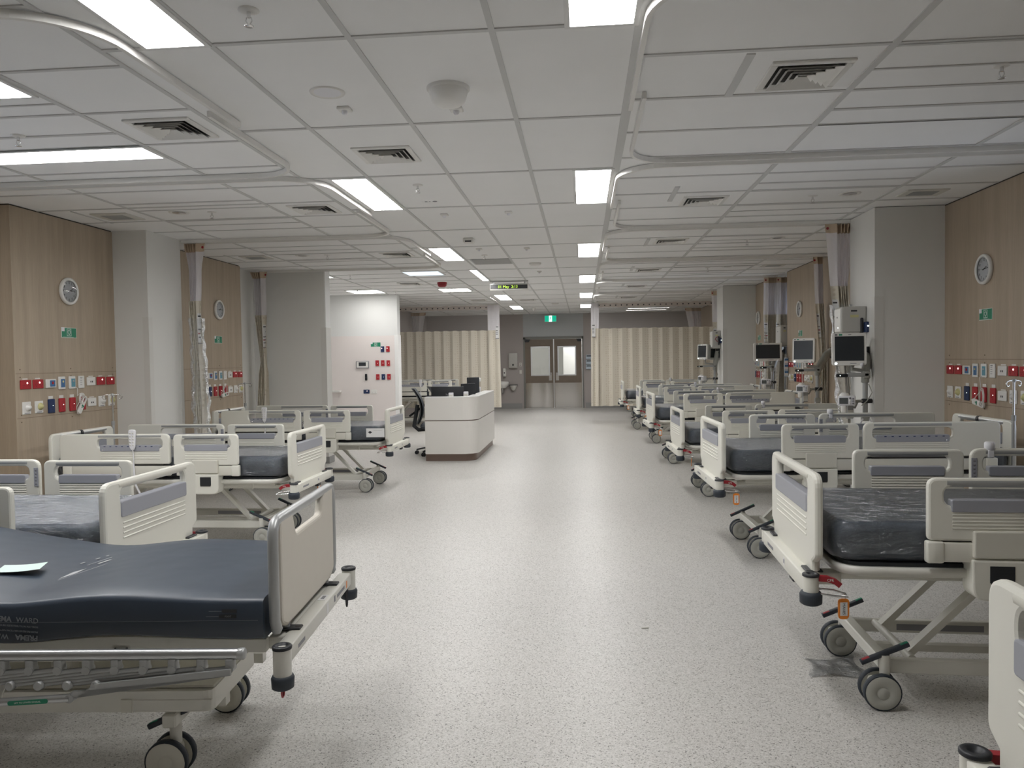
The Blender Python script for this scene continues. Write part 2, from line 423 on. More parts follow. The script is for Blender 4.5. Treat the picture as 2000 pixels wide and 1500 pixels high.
# --- walls of the monitor side
g = G()
for a, b in ((YB, 4.5), (6.05, 12.96), (14.3, YF)): g.box(XR, XR + .3, a, b, 0, H - .012, M['timber']); g.box(XR + .008, XR + .3, a, b, H - .012, H, M['dark'])
for a, b in ((4.5, 6.05), (12.96, 14.3)):
    W_ = M['paintwhite']; g.box(XR + .24, XR + .3, a, b, 0, .85, W_); g.box(XR + .24, XR + .3, a, b, 2.65, H, W_); g.box(XR + .24, XR + .3, a, a + .1, .85, 2.65, W_); g.box(XR + .24, XR + .3, b - .1, b, .85, 2.65, W_)
for yc in (4.06, 6.745, 9.45, 12.19, 14.97, 17.67):
    for z in (1.44, 1.063): g.box(XR - .0015, XR + .01, yc - .70, yc + .70, z - .002, z + .002, M['seam'])
    for z in (1.475, 1.41, 1.09, 1.03):
        for dy in (-.62, 0, .62): g.cyl((XR + .001, yc + dy, z), (XR - .003, yc + dy, z), .006, M['seam'], 8)
struct(g.build('wall_right'))
for y0, y1 in ((7.46, 8.12), (15.24, 15.89)):
    g = G(); g.box(2.70, XR, y0, y1, 0, H - .006, P); g.box(2.715, XR, y0 + .015, y1, H - .006, H, M['dark'])
    struct(g.build('pillar_right'))
# --- far wall with the double doors, and the corridor behind them
DX0, DX1, DZ = -1.79, .03, 2.15
g = G(); MV = M['mauve']
g.box(XL - .2, DX0, YF, YF + .2, 0, H, MV); g.box(DX1, XR + .3, YF, YF + .2, 0, H, MV)
g.box(DX0, DX1, YF, YF + .2, DZ, H, M['overdoor'])
struct(g.build('wall_far'))
g = G(); g.box(XL - .3, XR + .3, YB - .2, YB, 0, H, P); struct(g.build('wall_near'))
g = G(); W = M['paintwhite']
g.box(-2.6, -2.5, YF + .2, 27.3, 0, H, W); g.box(1.0, 1.1, YF + .2, 27.3, 0, H, W); g.box(-2.6, 1.1, 27.2, 27.3, 0, H, M['paint'])
g.box(-.62, 1.0, 25.0, 25.1, 0, H, W)
struct(g.build('wall_corridor'))
# skirtings and guards
g = G()
for b in ((XL, -4.705, 6.04, 7.46), (XL, -4.345, 7.445, 8.135), (XL, -4.705, 8.12, 10.40), (XL, -3.745, 11.105, 11.345)): g.box(*b, 0, .10, M['skirt'])
struct(g.build('baseboard_left'))
g = G(); g.box(XR - .014, XR + .01, YB, YF, 0, .10, M['skirt'])
for y0, y1 in ((7.445, 8.135), (15.225, 15.905)): g.box(2.685, XR, y0, y1, 0, .10, M['skirt'])
struct(g.build('baseboard_right'))
g = G(); g.box(-4.75, DX0 - .05, YF - .014, YF + .01, 0, .16, M['skirt']); g.box(DX1 + .05, XR, YF - .014, YF + .01, 0, .16, M['skirt'])
struct(g.build('baseboard_far'))
g = G(); g.box(-6.2, -3.72, 15.432, 15.45, 0, .10, M['skirt']); struct(g.build('baseboard_nurse'))
def guard(n, x0, x1, y0, y1, z1):
    q = G(); q.box(x0, x1, y0, y1, .1, z1, M['guard']); struct(q.build('trim_%d' % n))
guard(1, -4.42, -4.357, 7.457, 7.47, 1.98); guard(2, -4.365, -4.357, 7.4705, 7.53, 1.98); guard(3, -4.365, -4.357, 8.06, 8.118, 1.98)
guard(4, -3.84, -3.757, 11.114, 11.126, 2.01); guard(5, -3.765, -3.757, 11.1265, 11.335, 2.01)
guard(6, 2.697, 2.78, 7.457, 7.468, 2.03); guard(7, 2.697, 2.705, 7.4685, 7.53, 2.03); guard(8, 2.697, 2.78, 15.237, 15.248, 2.03)

# --- the two door leaves
def leaf(n, x0, x1, hinge_left):
    root = bpy.data.objects.new('door_%d' % n, None); C.objects.link(root); root.location = ((x0 + x1) / 2, YF, 0); struct(root)
    w = (x1 - x0) / 2; y0, y1 = -.02, .03
    def loc(a): return a - (x0 + x1) / 2
    wx0, wx1 = (x0 + .19, x1 - .12) if n == 1 else (x0 + .12, x1 - .19)
    wx0, wx1 = loc(wx0), loc(wx1)
    q = G(); D = M['doorwood']
    q.box(-w, wx0, y0, y1, .01, 2.09, D); q.box(wx1, w, y0, y1, .01, 2.09, D)
    q.box(wx0, wx1, y0, y1, .01, 1.0, D); q.box(wx0, wx1, y0, y1, 1.86, 2.09, D); q.build('leaf_panel', root)
    q = G(); T = M['alu']
    for a in ((wx0 - .02, wx0 + .015, .985, 1.875), (wx1 - .015, wx1 + .02, .985, 1.875)): q.box(a[0], a[1], y0 - .01, y1 + .01, a[2], a[3], T)
    q.box(wx0, wx1, y0 - .01, y1 + .01, .985, 1.02, T); q.box(wx0, wx1, y0 - .01, y1 + .01, 1.84, 1.875, T); fr = q.build('vision_frame', root)
    q = G(); q.box(wx0 + .005, wx1 - .005, 0, .008, 1.01, 1.85, M['glass']); q.build('pane', fr)
    # kick plate: slightly bowed steel, so that it mirrors in long streaks
    q = G(); a, b = -w + .012, w - .012
    q.grid(lambda u, v: (a + (b - a) * u, y0 - .004 - .012 * math.sin(PI * u) - .006 * math.sin(PI * 3 * u) * (1 if n == 1 else .2), .02 + .75 * v), 40, 6, M['steel'])
    q.box(a, b, y0 - .003, y0, .02, .77, M['steel']); q.build('kick_plate', root)
    px = w - .09 if n == 1 else -w + .09
    q = G(); q.box(px - .045, px + .045, y0 - .004, y0, .84, 1.08, M['steel']); q.build('push_plate', root)
    hx = -w if n == 1 else w
    q = G(); s = 1 if n == 1 else -1
    q.prism([(hx, 2.01), (hx + s * .12, 2.01), (hx + s * .16, 2.09), (hx, 2.09)], 0, .05, M['black'], Matrix(((1, 0, 0, 0), (0, 0, -1, y0), (0, 1, 0, 0), (0, 0, 0, 1))))
    q.build('hinge_cover', root)
    return root
leaf(1, DX0 + .055, -.885, True); leaf(2, -.855, DX1 - .055, False)
g = G(); F = M['doorframe']
g.box(DX0, DX0 + .05, YF - .03, YF + .2, 0, DZ, F); g.box(DX1 - .05, DX1, YF - .03, YF + .2, 0, DZ, F); g.box(DX0, DX1, YF - .03, YF + .2, 2.095, DZ + .02, F)
g.box(-.88, -.86, YF - .028, YF + .03, .01, 2.095, M['alu'])
struct(g.build('trim_9'))

# daylight windows in the two recesses of the monitor side
for n, (a, b) in enumerate(((4.6, 5.95), (13.06, 14.2))):
    q = G(); x = XR + .26
    for z0, z1 in ((.85, .90), (2.60, 2.65)): q.box(x - .03, x + .03, a, b, z0, z1, M['alu'])
    for y0, y1 in ((a, a + .05), (b - .05, b), ((a + b) / 2 - .02, (a + b) / 2 + .02)): q.box(x - .03, x + .03, y0, y1, .90, 2.60, M['alu'])
    wf = struct(q.build('window_%d' % (n + 1)))
    q = G(); q.box(x - .004, x + .004, a + .05, b - .05, .90, 2.60, M['glass']); q.build('pane', wf)
q = G(); x = -5.36
for z0, z1 in ((.90, .95), (2.55, 2.60)): q.box(x - .03, x + .03, 2.9, 5.4, z0, z1, M['alu'])
for y0, y1 in ((2.9, 2.95), (5.35, 5.4), (4.13, 4.17)): q.box(x - .03, x + .03, y0, y1, .95, 2.55, M['alu'])
wf = struct(q.build('window_3')); q = G(); q.box(x - .004, x + .004, 2.95, 5.35, .95, 2.55, M['glass']); q.build('pane', wf)
# ======================================================== things on the ceiling
def ceiling_light(x0, x1, y0, y1, label, mat='lamp', group=None):
    cx, cy = (x0 + x1) / 2, (y0 + y1) / 2; a, b = (x1 - x0) / 2, (y1 - y0) / 2
    t = thing('ceiling_light', label, 'light', (cx, cy, H - .012), 0, group)
    q = G(); w = .022; F = M['teewhite']
    for bx in ((-a - w, -a, -b - w, b + w), (a, a + w, -b - w, b + w), (-a, a, -b - w, -b), (-a, a, b, b + w)): q.box(*bx, 0, .014, F)
    q.build('light_frame', t)
    q = G(); q.box(-a, a, -b, b, .004, .013, M[mat]); q.build('diffuser', t)
    return t
LR = [(2.0, 3.19), (5.62, 6.80), (9.19, 10.38), (12.69, 13.86), (16.12, 17.33), (19.55, 20.8)]
names = ['first', 'second', 'third', 'fourth', 'fifth', 'sixth']
for i, (a, b) in enumerate(LR[::-1]):
    ceiling_light(-.035, .22, a, b, '%s lit panel from the double doors in the line beside the monitor-side tracks' % names[i], group='lit panels on the monitor side')
LL = [(2.0, 3.18), (5.62, 6.80), (9.22, 10.39), (16.15, 17.48), (19.56, 20.83)]
for i, (a, b) in enumerate(LL[::-1]):
    ceiling_light(-1.83, -1.575, a, b, '%s lit panel from the double doors in the line passing over the desk side' % names[i], group='lit panels on the desk side')
ceiling_light(-1.672, -1.575, 11.56, 13.12, 'long narrow lit panel ending at the green clock display')
ceiling_light(-3.86, -2.705, 4.61, 4.86, 'long crosswise lit panel over the first wrapped bed on the desk side')
ceiling_light(-3.86, -2.72, 3.43, 3.67, 'crosswise lit panel just ahead of the long lit one, over the unwrapped bed')
ceiling_light(-2.71, -2.16, 11.56, 12.12, 'square pale blue panel over the front of the desk', 'lampblue')
ceiling_light(-2.70, -2.15, 14.5, 15.05, 'square lit panel behind the red alarm, holding a small sensor')
ceiling_light(-4.46, -3.86, 14.38, 15.02, 'square lit panel in front of the blush nurse wall', 'lampwarm')
ceiling_light(-4.6, -3.95, 11.75, 12.1, 'small lit panel just past the end of the grey return wall', 'lampwarm')
for y in (21.5, 22.35):
    ceiling_light(1.26, 2.38, y - .035, y + .035, 'thin lit strip seen through the netting of the closed monitor-side curtain, %s the doors' % ('second from' if y < 22 else 'beside'), 'lampwarm')

# curtain tracks: one L-shaped rail per half bay
def track(pts, label):
    q = G(); w = .011
    q.sweep(pts, [(-w, -.016), (w, -.016), (w, .016), (-w, .016)], M['guard'] if 0 else M['white'], up=(0, 0, 1), smooth=False)
    o = q.build('curtain_track'); tag(o, label, 'curtain rail', 'curtain tracks'); return o
def arc(cx, cy, r, a0, a1, n=10): return [(cx + r * math.cos(a0 + (a1 - a0) * i / n), cy + r * math.sin(a0 + (a1 - a0) * i / n)) for i in range(n + 1)]
ZT = H - .022
ordn = ['first', 'second', 'third', 'fourth', 'fifth', 'sixth', 'seventh']
Rb = [2.72, 5.45, 8.17, 10.85, 13.55, 16.25, 18.85]
for i, yb in enumerate(Rb[:-1]):
    yn = Rb[i + 1]; k = ordn[len(Rb) - 2 - i]
    a = arc(.62, yb + .40, .35, -PI / 2, -PI, 10)
    track([(x, y, ZT) for x, y in [(3.30, yb + .05)] + a + [(.27, yb + 1.5)]], 'white curtain rail bounding the %s bay before the far monitor-side curtain, door-away half' % k)
    a = arc(.62, yn - .36, .29, PI, PI / 2, 10)
    track([(x, y, ZT) for x, y in [(.33, yn - 1.42)] + a + [(3.30, yn - .07)]], 'white curtain rail bounding the %s bay before the far monitor-side curtain, door-ward half' % k)
track([(x, y, ZT) for x, y in [(3.3, 18.9)] + arc(.55, 19.2, .3, -PI / 2, -PI) + [(.25, 22.5)]], 'white curtain rail carrying the closed monitor-side curtain near the doors')
Lb = [2.72, 5.43, 8.17, 11.07]
for i, yb in enumerate(Lb[:-1]):
    yn = Lb[i + 1]; k = ordn[2 - i]
    a = arc(-2.25, yb + .40, .35, -PI / 2, 0, 10)
    track([(x, y, ZT) for x, y in [(-4.70 if i == 0 else -4.34 if i == 2 else -4.7, yb + .05)] + a + [(-1.90, yb + 1.5)]], 'white curtain rail bounding the %s bay before the alcove, door-away half' % k)
    a = arc(-2.27, yn - .36, .30, 0, PI / 2, 10)
    track([(x, y, ZT) for x, y in [(-1.97, yn - 1.42)] + a + [(-4.34 if i == 1 else -4.7, yn - .06)]], 'white curtain rail bounding the %s bay before the alcove, door-ward half' % k)
track([(x, y, ZT) for x, y in [(-4.74, 18.72), (-2.3, 18.72)] + arc(-2.25, 18.42, .30, PI / 2, 0) + [(-1.95, 16.4)]], 'white curtain rail carrying the closed desk-side curtain behind the desk')

# air diffusers
def diffuser_proto(label, loc, group):
    t = thing('air_diffuser', label, 'vent', loc, 0, group)
    q = G(); a = .19; W = M['white']
    for bx in ((-a, a, -a, -a + .035), (-a, a, a - .035, a), (-a, -a + .035, -a + .035, a - .035), (a - .035, a, -a + .035, a - .035)): q.box(*bx, -.012, 0, W, .003)
    q.build('vent_frame', t)
    q = G(); q.box(-a + .03, a - .03, -a + .03, a - .03, -.0015, 0, M['dark']); q.build('duct_opening', t)
    q = G()
    for k in range(4):
        o = .148 - k * .034; i = o - .024
        for (p, r) in (((-o, -o), (o, -o)), ((o, -o), (o, o)), ((o, o), (-o, o)), ((-o, o), (-o, -o))):
            s = i / o
            vs = [(p[0], p[1], -.022), (r[0], r[1], -.022), (r[0] * s, r[1] * s, -.004), (p[0] * s, p[1] * s, -.004)]
            vs += [(v[0] * .985, v[1] * .985, v[2] + .003) for v in vs]
            q.add(vs, [(0, 1, 2, 3), (7, 6, 5, 4), (0, 4, 5, 1)], W)
    q.build('louvre', t); return t
vg = 'square air diffusers in the ceiling'
VD = [(-2.33, 4.29, 'over the unwrapped bed on the desk side'), (-1.26, 5.02, 'over the aisle beside the first lit panel'), (-2.34, 6.69, 'over the second bed bay on the desk side'),
      (-2.33, 9.7, 'over the third bed bay on the desk side'), (-3.0, 13.4, 'in the alcove near the red alarm'), (-1.25, 17.7, 'over the aisle beyond the green clock display'),
      (1.08, 3.9, 'in the sixth bay before the far monitor-side curtain'), (1.06, 6.89, 'in the fifth bay before the far monitor-side curtain'), (1.04, 9.22, 'in the fourth bay before the far monitor-side curtain'),
      (1.03, 12.2, 'in the third bay before the far monitor-side curtain'), (1.03, 14.9, 'in the second bay before the far monitor-side curtain'), (1.03, 17.6, 'in the bay just before the far monitor-side curtain'),
      (-2.33, 17.4, 'over the bed behind the desk')]
p0 = None
for x, y, s in VD:
    l = 'white square louvred air diffuser ' + s
    if p0 is None: p0 = diffuser_proto(l, (x, y, H), vg)
    else: dup(p0, (x, y, H), 0, l)
# exhaust grilles, return grille
def grille(x, y, w, d, label):
    t = thing('exhaust_grille', label, 'vent', (x, y, H), 0, 'flat exhaust grilles')
    q = G(); q.box(-w, w, -d, d, -.01, 0, M['offwhite'], .003); q.build('grille_plate', t)
    q = G(); n = 12
    for k in range(n): q.box(-w * .62, w * .62, -d * .62 + 1.24 * d * k / n, -d * .62 + 1.24 * d * (k + .55) / n, -.0125, -.009, M['silver'])
    q.build('slot_field', t)
grille(-4.2, 6.74, .17, .16, 'flat grey exhaust grille over the second bed by the clock wall')
grille(-4.15, 9.63, .17, .16, 'flat grey exhaust grille over the third bed by its clock wall')
grille(2.87, 6.86, .17, .13, 'flat grey exhaust grille over the large pillar on the monitor side')
grille(2.87, 12.0, .17, .13, 'flat grey exhaust grille beside the small clock wall on the monitor side')
q = G(); q.box(-1.5, -.955, 10.38, 10.92, H - .008, H, M['silver'])
for k in range(14): q.box(-1.48, -.975, 10.40 + k * .037, 10.415 + k * .037, H - .012, H - .007, M['tee'])
tag(q.build('return_air_grille'), 'dark rectangular return air grille over the aisle before the green clock display', 'vent')

# sprinklers
def sprinkler(label, loc):
    t = thing('sprinkler', label, 'sprinkler', loc, 0, 'ceiling sprinklers')
    q = G(); q.lathe([(.040, 0), (.040, -.004), (.028, -.008), (.012, -.008)], M['white'], n=16); q.build('escutcheon', t)
    q = G(); q.cyl((0, 0, -.006), (0, 0, -.03), .008, M['chrome'], 8)
    for s in (-1, 1): q.tube([(s * .009, 0, -.028), (s * .012, 0, -.042), (s * .002, 0, -.058)], .0022, M['chrome'], 6)
    q.lathe([(.002, -.057), (.018, -.060), (.018, -.063), (.002, -.064)], M['chrome'], n=12); q.build('deflector', t); return t
SP = [(-1.26, 2.91, 'over the aisle nearest the first lit panels'), (-3.28, 4.3, 'above the unwrapped bed beside the long lit panel'), (1.99, 3.9, 'in the sixth bay before the far monitor-side curtain'),
      (-1.25, 5.92, 'over the aisle near the second lit panel'), (-3.28, 6.68, 'over the second bed beside a round downlight'), (1.97, 6.85, 'in the fifth bay before the far monitor-side curtain'),
      (-1.25, 10.0, 'just ahead of the dark return grille'), (-3.6, 11.85, 'past the end of the grey return wall'), (-3.6, 14.8, 'near the blush nurse wall'), (-3.2, 9.58, 'over the third bed beside a round downlight'),
      (1.93, 9.3, 'in the fourth bay before the far monitor-side curtain'), (1.92, 12.1, 'in the third bay before the far monitor-side curtain')]
p0 = None
for x, y, s in SP:
    l = 'small hanging chrome sprinkler head ' + s
    if p0 is None: p0 = sprinkler(l, (x, y, H))
    else: dup(p0, (x, y, H), 0, l)
# round downlights (unlit, shiny bowls)
def downlight(label, loc):
    t = thing('downlight', label, 'light', loc, 0, 'round recessed downlights')
    q = G(); q.lathe([(.055, -.003), (.085, -.008), (.090, 0)], M['white'], n=24, caps=False); q.build('downlight_rim', t)
    q = G(); q.lathe([(.0, -.002), (.03, -.0025), (.056, -.006)], M['chrome'], n=24, caps=False); q.build('reflector', t); return t
p0 = None
for x, y, s in [(-3.57, 6.65, 'over the second bed on the desk side'), (-3.52, 9.57, 'over the third bed on the desk side'), (2.26, 6.8, 'in the fifth bay before the far monitor-side curtain'),
                (2.25, 9.2, 'in the fourth bay before the far monitor-side curtain'), (2.2, 12.0, 'in the third bay before the far monitor-side curtain')]:
    l = 'round chrome-bowled recessed downlight ' + s
    if p0 is None: p0 = downlight(l, (x, y, H))
    else: dup(p0, (x, y, H), 0, l)
# motion sensors
def pir(label, loc):
    t = thing('motion_sensor', label, 'sensor', loc, 0, 'square motion sensors')
    q = G(); q.box(-.035, .035, -.035, .035, -.016, 0, M['white'], .004); q.build('sensor_plate', t)
    q = G(); q.lathe([(.016, -.014), (.016, -.026), (.011, -.034), (.0, -.037)], M['dialgrey'], n=14); q.build('lens_dome', t); return t
p0 = None
for x, y, s in [(-1.25, 4.08, 'beside the round grey speaker grille'), (-.66, 4.16, 'just behind the white ceiling dome'), (-1.26, 7.13, 'over the aisle beyond the second sprinkler'), (-.66, 7.11, 'over the aisle beside the second monitor-side panel'),
                (-1.24, 9.4, 'over the aisle ahead of the return grille'), (-.66, 9.45, 'over the aisle beside the third monitor-side panel'), (-.65, 12.0, 'over the aisle level with the green clock display'),
                (-2.5, 14.66, 'stuck on the square lit panel behind the red alarm'), (-4.21, 14.3, 'by the square lit panel at the nurse wall')]:
    l = 'small square white motion sensor ' + s; z = H - .012 if y > 14.5 else H
    if p0 is None: p0 = pir(l, (x, y, z))
    else: dup(p0, (x, y, z), 0, l)
# dome, speaker, smoke heads, camera
t = thing('ceiling_dome', 'large white half-dome housing on the ceiling over the aisle', 'dome', (-.65, 3.85, H))
q = G(); q.lathe([(.107, 0), (.107, -.012), (.098, -.016)], M['white'], n=28); q.build('mounting_ring', t)
q = G(); q.lathe([(.098, -.012), (.095, -.03), (.085, -.065), (.065, -.085), (.03, -.092), (0, -.093)], M['white'], n=28); q.build('dome_cover', t)
t = thing('ceiling_speaker', 'round grey-meshed flush speaker in the ceiling over the aisle', 'speaker', (-1.26, 3.83, H))
q = G(); q.lathe([(.068, -.004), (.085, -.007), (.088, 0)], M['white'], n=28, caps=False); q.build('speaker_rim', t)
q = G(); q.lathe([(0, -.004), (.07, -.004)], M['dialgrey'], n=28, caps=False); q.build('speaker_mesh', t)
for x, y, s in [(-.65, 10.95, 'shallow white smoke detector disc over the aisle before the green clock display'), (-.65, 18.9, 'shallow white smoke detector disc over the aisle ahead of the exit sign')]:
    q = G(); q.lathe([(.085, 0), (.085, -.02), (.06, -.038), (0, -.04)], M['white'], n=24, M=Matrix.Translation((x, y, H))); tag(q.build('smoke_detector'), s, 'smoke detector')
q = G(); q.box(-1.31, -1.19, 8.55, 8.67, H - .05, H, M['white'], .01); q.box(-1.285, -1.215, 8.548, 8.56, H - .045, H - .03, M['ink']); tag(q.build('occupancy_sensor_box'), 'boxy white sensor with a dark slot over the aisle beyond the second panels', 'sensor')
q = G(); q.lathe([(.05, 0), (.05, -.02), (.03, -.03), (.028, -.07), (.0, -.072)], M['white'], n=16, M=Matrix.Translation((-1.28, 20.6, H))); tag(q.build('ceiling_camera'), 'small white camera dome beside the last desk-side panel by the doors', 'camera')
t = thing('fire_alarm_beacon', 'red dome fire alarm beacon on the ceiling in front of the alcove panel', 'alarm', (-2.42, 13.35, H))
q = G(); q.lathe([(.085, 0), (.085, -.03)], M['alarmred'], n=20); q.build('beacon_base', t); q = G(); q.lathe([(.08, -.03), (.075, -.06), (.05, -.08), (0, -.082)], M['alarmred'], n=20); q.build('beacon_lens', t)
q = G()
for dx, r in ((-.03, .013), (.0, .008), (.045, .02)): q.lathe([(r, 0), (r, -.004), (0, -.005)], M['inkgrey'], n=10, M=Matrix.Translation((-1.28 + dx, 6.54, H)))
q.lathe([(.075, 0), (.07, -.003), (0, -.0035)], M['ceil'], n=20, M=Matrix.Translation((-1.28, 6.54, H)))
tag(q.build('ceiling_blank_cover'), 'faint round white cover with small holes near the second aisle sprinkler', 'cover')

# clock display and exit sign
t = thing('led_display', 'long dark display with green date and time hanging under the narrow panel', 'display', (-1.25, 13.38, H))
q = G(); q.box(-.33, .33, -.05, .06, -.012, 0, M['alu'], .003)
for s in (-1, 1): q.box(s * .27 - .015, s * .27 + .015, -.01, .02, -.05, -.01, M['alu'])
q.box(-.33, .33, -.055, .065, -.062, -.048, M['alu'], .004); q.build('ceiling_bracket', t)
q = G(); q.box(-.335, .335, -.04, .05, -.165, -.06, M['white'], .006); q.build('display_case', t)
q = G(); q.box(-.318, .318, -.044, -.039, -.137, -.070, M['screen']); sc = q.build('display_window', t)
q = G(); q.text('01 May  2:13', .066, M['ledtext'], frame((-.02, -.0455, -.104), (1, 0, 0), (0, 0, 1)), .0005); q.build('lettering', sc)
t = thing('exit_sign', 'green running-man exit sign hung from the ceiling before the double doors', 'exit sign', (-.93, 22.9, H))
q = G(); q.cyl((0, 0, 0), (0, 0, -.08), .006, M['white'], 8); q.lathe([(.03, 0), (.03, -.008)], M['white'], n=14); q.build('hanging_rod', t)
q = G(); q.box(-.175, .175, -.015, .015, -.27, -.08, M['signwhite'], .004); q.build('sign_body', t)
q = G(); q.box(-.168, -.045, -.018, -.014, -.262, -.088, M['exitgreen']); q.box(.045, .168, -.018, -.014, -.262, -.088, M['exitgreen']); q.build('green_field', t)
q = G(); q.box(-.045, .045, -.018, -.014, -.262, -.088, M['exitwhite']); q.build('white_field', t)
q = G(); E_ = M['exitgreen']; fm = frame((0, -.018, -.175), (1, 0, 0), (0, 0, 1))
def limb(a, b, w):
    a, b = Vector(a), Vector(b); d = (b - a).normalized(); n = Vector((-d.y, d.x)) * w
    q.prism([tuple(a + n), tuple(a - n), tuple(b - n), tuple(b + n)], 0, .001, E_, fm)
q.prism([(.012 + .011 * math.cos(i * PI / 5), .055 + .011 * math.sin(i * PI / 5)) for i in range(10)], 0, .001, E_, fm)
limb((.006, .04), (-.004, .0), .011); limb((-.002, .005), (.02, -.025), .006); limb((.02, -.025), (.012, -.06), .006); limb((-.004, .003), (-.018, -.03), .006); limb((-.018, -.03), (-.036, -.034), .006)
limb((.006, .036), (.03, .018), .005); limb((.004, .036), (-.02, .025), .005); limb((-.02, .025), (-.026, .004), .004)
q.build('running_figure', t)
# ==================================================== things fixed to the walls
# local frame of a wall thing: x to the viewer's right, z up, -y out of the wall
LW, RW = PI / 2, -PI / 2
def FR(x, y, z): return frame((x, y, z), (1, 0, 0), (0, 0, 1))          # flat art facing the viewer
def neon(q, x, z, y=-.012, r=.008): q.lathe([(r, 0), (r * .8, .003), (0, .004)], M['pinklamp'], FR(x, y, z), 10)
def pins(q, x, z, y, m):
    for dx, dz, a in ((-.009, .004, .5), (.009, .004, -.5), (0, -.010, 0)):
        mm = FR(x + dx, y, z + dz) @ Matrix.Rotation(a, 4, 'Z'); q.box(-.0015, .0015, -.005, .005, 0, .0006, m, M=mm)
def dev_double(mat, lamp):
    def f(t):
        q = G(); q.box(-.063, .063, -.012, 0, -.039, .039, M[mat], .004); q.build('face_plate', t)
        q = G()
        for x in (-.03, .03): pins(q, x, -.01, -.0122, M['ink'])
        q.build('socket_slot', t)
        if lamp:
            q = G(); neon(q, .012, .012, -.012, .009); q.build('indicator_lamp', t)
        q = G(); q.box(-.03, .03, -.002, 0, .042, .053, M['white']); q.build('circuit_label', t)
    return f
def dev_data(t):
    q = G(); q.box(-.063, .063, -.012, 0, -.040, .040, M['white'], .004); q.build('face_plate', t)
    q = G()
    for x in (-.010, .014): q.box(x - .006, x + .006, -.0128, -.011, -.012, .004, M['ink'])
    q.build('data_port', t)
    q = G(); q.box(-.03, .04, -.002, 0, .043, .052, M['white']); q.build('circuit_label', t)
def dev_call(t):
    q = G(); q.box(-.064, .064, -.016, 0, -.039, .039, M['white'], .004); q.build('face_plate', t)
    q = G(); q.box(-.02, .048, -.0175, -.015, -.028, .028, M['blue'], .001); q.build('blue_keypad', t)
    q = G(); q.lathe([(.013, 0), (.012, .004), (0, .005)], M['red'], FR(.015, -.0175, .004), 12); q.build('red_button', t)
def dev_tall(m2, kn):
    def f(t):
        q = G(); q.box(-.044, .044, -.014, 0, -.058, .058, M['white'], .004); q.build('face_plate', t)
        q = G(); q.box(-.018, .036, -.0158, -.013, -.040, .036, M[m2], .001); q.build('coloured_keypad', t)
        q = G(); q.lathe([(.010, 0), (.010, .003), (0, .004)], M[kn], FR(.008, -.0158, .012), 12); q.build('round_button', t)
    return f
def dev_blank(t):
    q = G(); q.box(-.042, .042, -.012, 0, -.058, .058, M['white'], .004); q.build('face_plate', t)
    q = G()
    for z in (.03, .012, -.006, -.024): q.box(-.022, .006, -.0126, -.011, z - .002, z + .002, M['inkgrey'])
    q.box(-.022, .012, -.0128, -.011, .042, .046, M['ink']); q.build('button_marks', t)
def dev_gas(mat):
    def f(t):
        q = G(); q.box(-.050, .050, -.010, 0, -.053, .053, M['white'], .003); q.build('face_plate', t)
        q = G(); q.lathe([(.032, 0), (.030, .010), (.018, .016), (.016, .024), (0, .025)], M[mat], FR(.012, -.010, .004), 18); q.build('gas_valve', t)
        q = G(); q.box(-.03, .03, -.0112, -.009, -.046, -.040, M['inkgrey']); q.build('gas_marking', t)
    return f
def dev_slim(mat):
    def f(t):
        q = G(); q.box(-.041, .041, -.014, 0, -.062, .062, M[mat], .004); q.box(-.034, .034, -.0152, -.013, .036, .040, M[mat]); q.build('face_plate', t)
        q = G(); pins(q, 0, -.018, -.0142, M['ink']); q.build('socket_slot', t)
        q = G(); q.lathe([(.004, 0), (.003, .002), (0, .0025)], M['led'], FR(.012, -.014, .004), 8); q.build('indicator_lamp', t)
        q = G(); q.box(-.028, .028, -.003, 0, .064, .090, M['white']); q.build('circuit_label', t)
    return f
LAY = [(-.595, 1.347, 'R', dev_double('red', True), 'red outlet with pink lamp', 'power_outlet', 'top'), (-.444, 1.347, 'R', None, '', '', 'top'),
       (-.286, 1.347, 'C', dev_call, 'white nurse call plate with blue keypad', 'nurse_call_plate', 'top'),
       (-.14, 1.347, 'T', dev_tall('blue', 'yellow'), 'tall plate with blue keypad and amber button', 'staff_assist_plate', 'top'),
       (.002, 1.347, 'U', dev_tall('teal', 'alu'), 'tall white plate with teal keypad for the handset', 'handset_socket', 'top'),
       (.135, 1.347, 'B', dev_blank, 'tall plain white plate with small marks', 'switch_plate', 'top'),
       (.282, 1.35, 'D', dev_data, 'white twin data outlet', 'data_outlet', 'top'), (.437, 1.35, 'R', None, '', '', 'top'), (.592, 1.348, 'R', None, '', '', 'top'),
       (-.594, 1.147, 'G', dev_gas('white'), 'gas outlet with clear valve', 'gas_outlet', 'bottom'), (-.443, 1.147, 'Y', dev_gas('yellow'), 'gas outlet with yellow valve', 'gas_outlet', 'bottom'),
       (-.286, 1.146, 'N', dev_slim('navy'), 'upright navy blue socket', 'power_outlet', 'bottom'), (-.145, 1.146, 'S', dev_slim('red'), 'upright red socket', 'power_outlet', 'bottom'),
       (0, 1.146, 'S', None, '', '', 'bottom'), (.145, 1.146, 'S', None, '', '', 'bottom'), (.285, 1.15, 'D', None, '', '', 'bottom'),
       (.44, 1.15, 'G', None, '', '', 'bottom'), (.595, 1.15, 'Y', None, '', '', 'bottom')]
DEV = {}; DESC = {l[2]: (l[3], l[4], l[5]) for l in LAY if l[3]}
def place(key, loc, rz, label, cat='outlet', group=None):
    if key not in DEV:
        f, d, nm = DESC[key]; t = thing(nm, label, cat, loc, rz, group); f(t); DEV[key] = t; return t
    return dup(DEV[key], loc, rz, label, group)
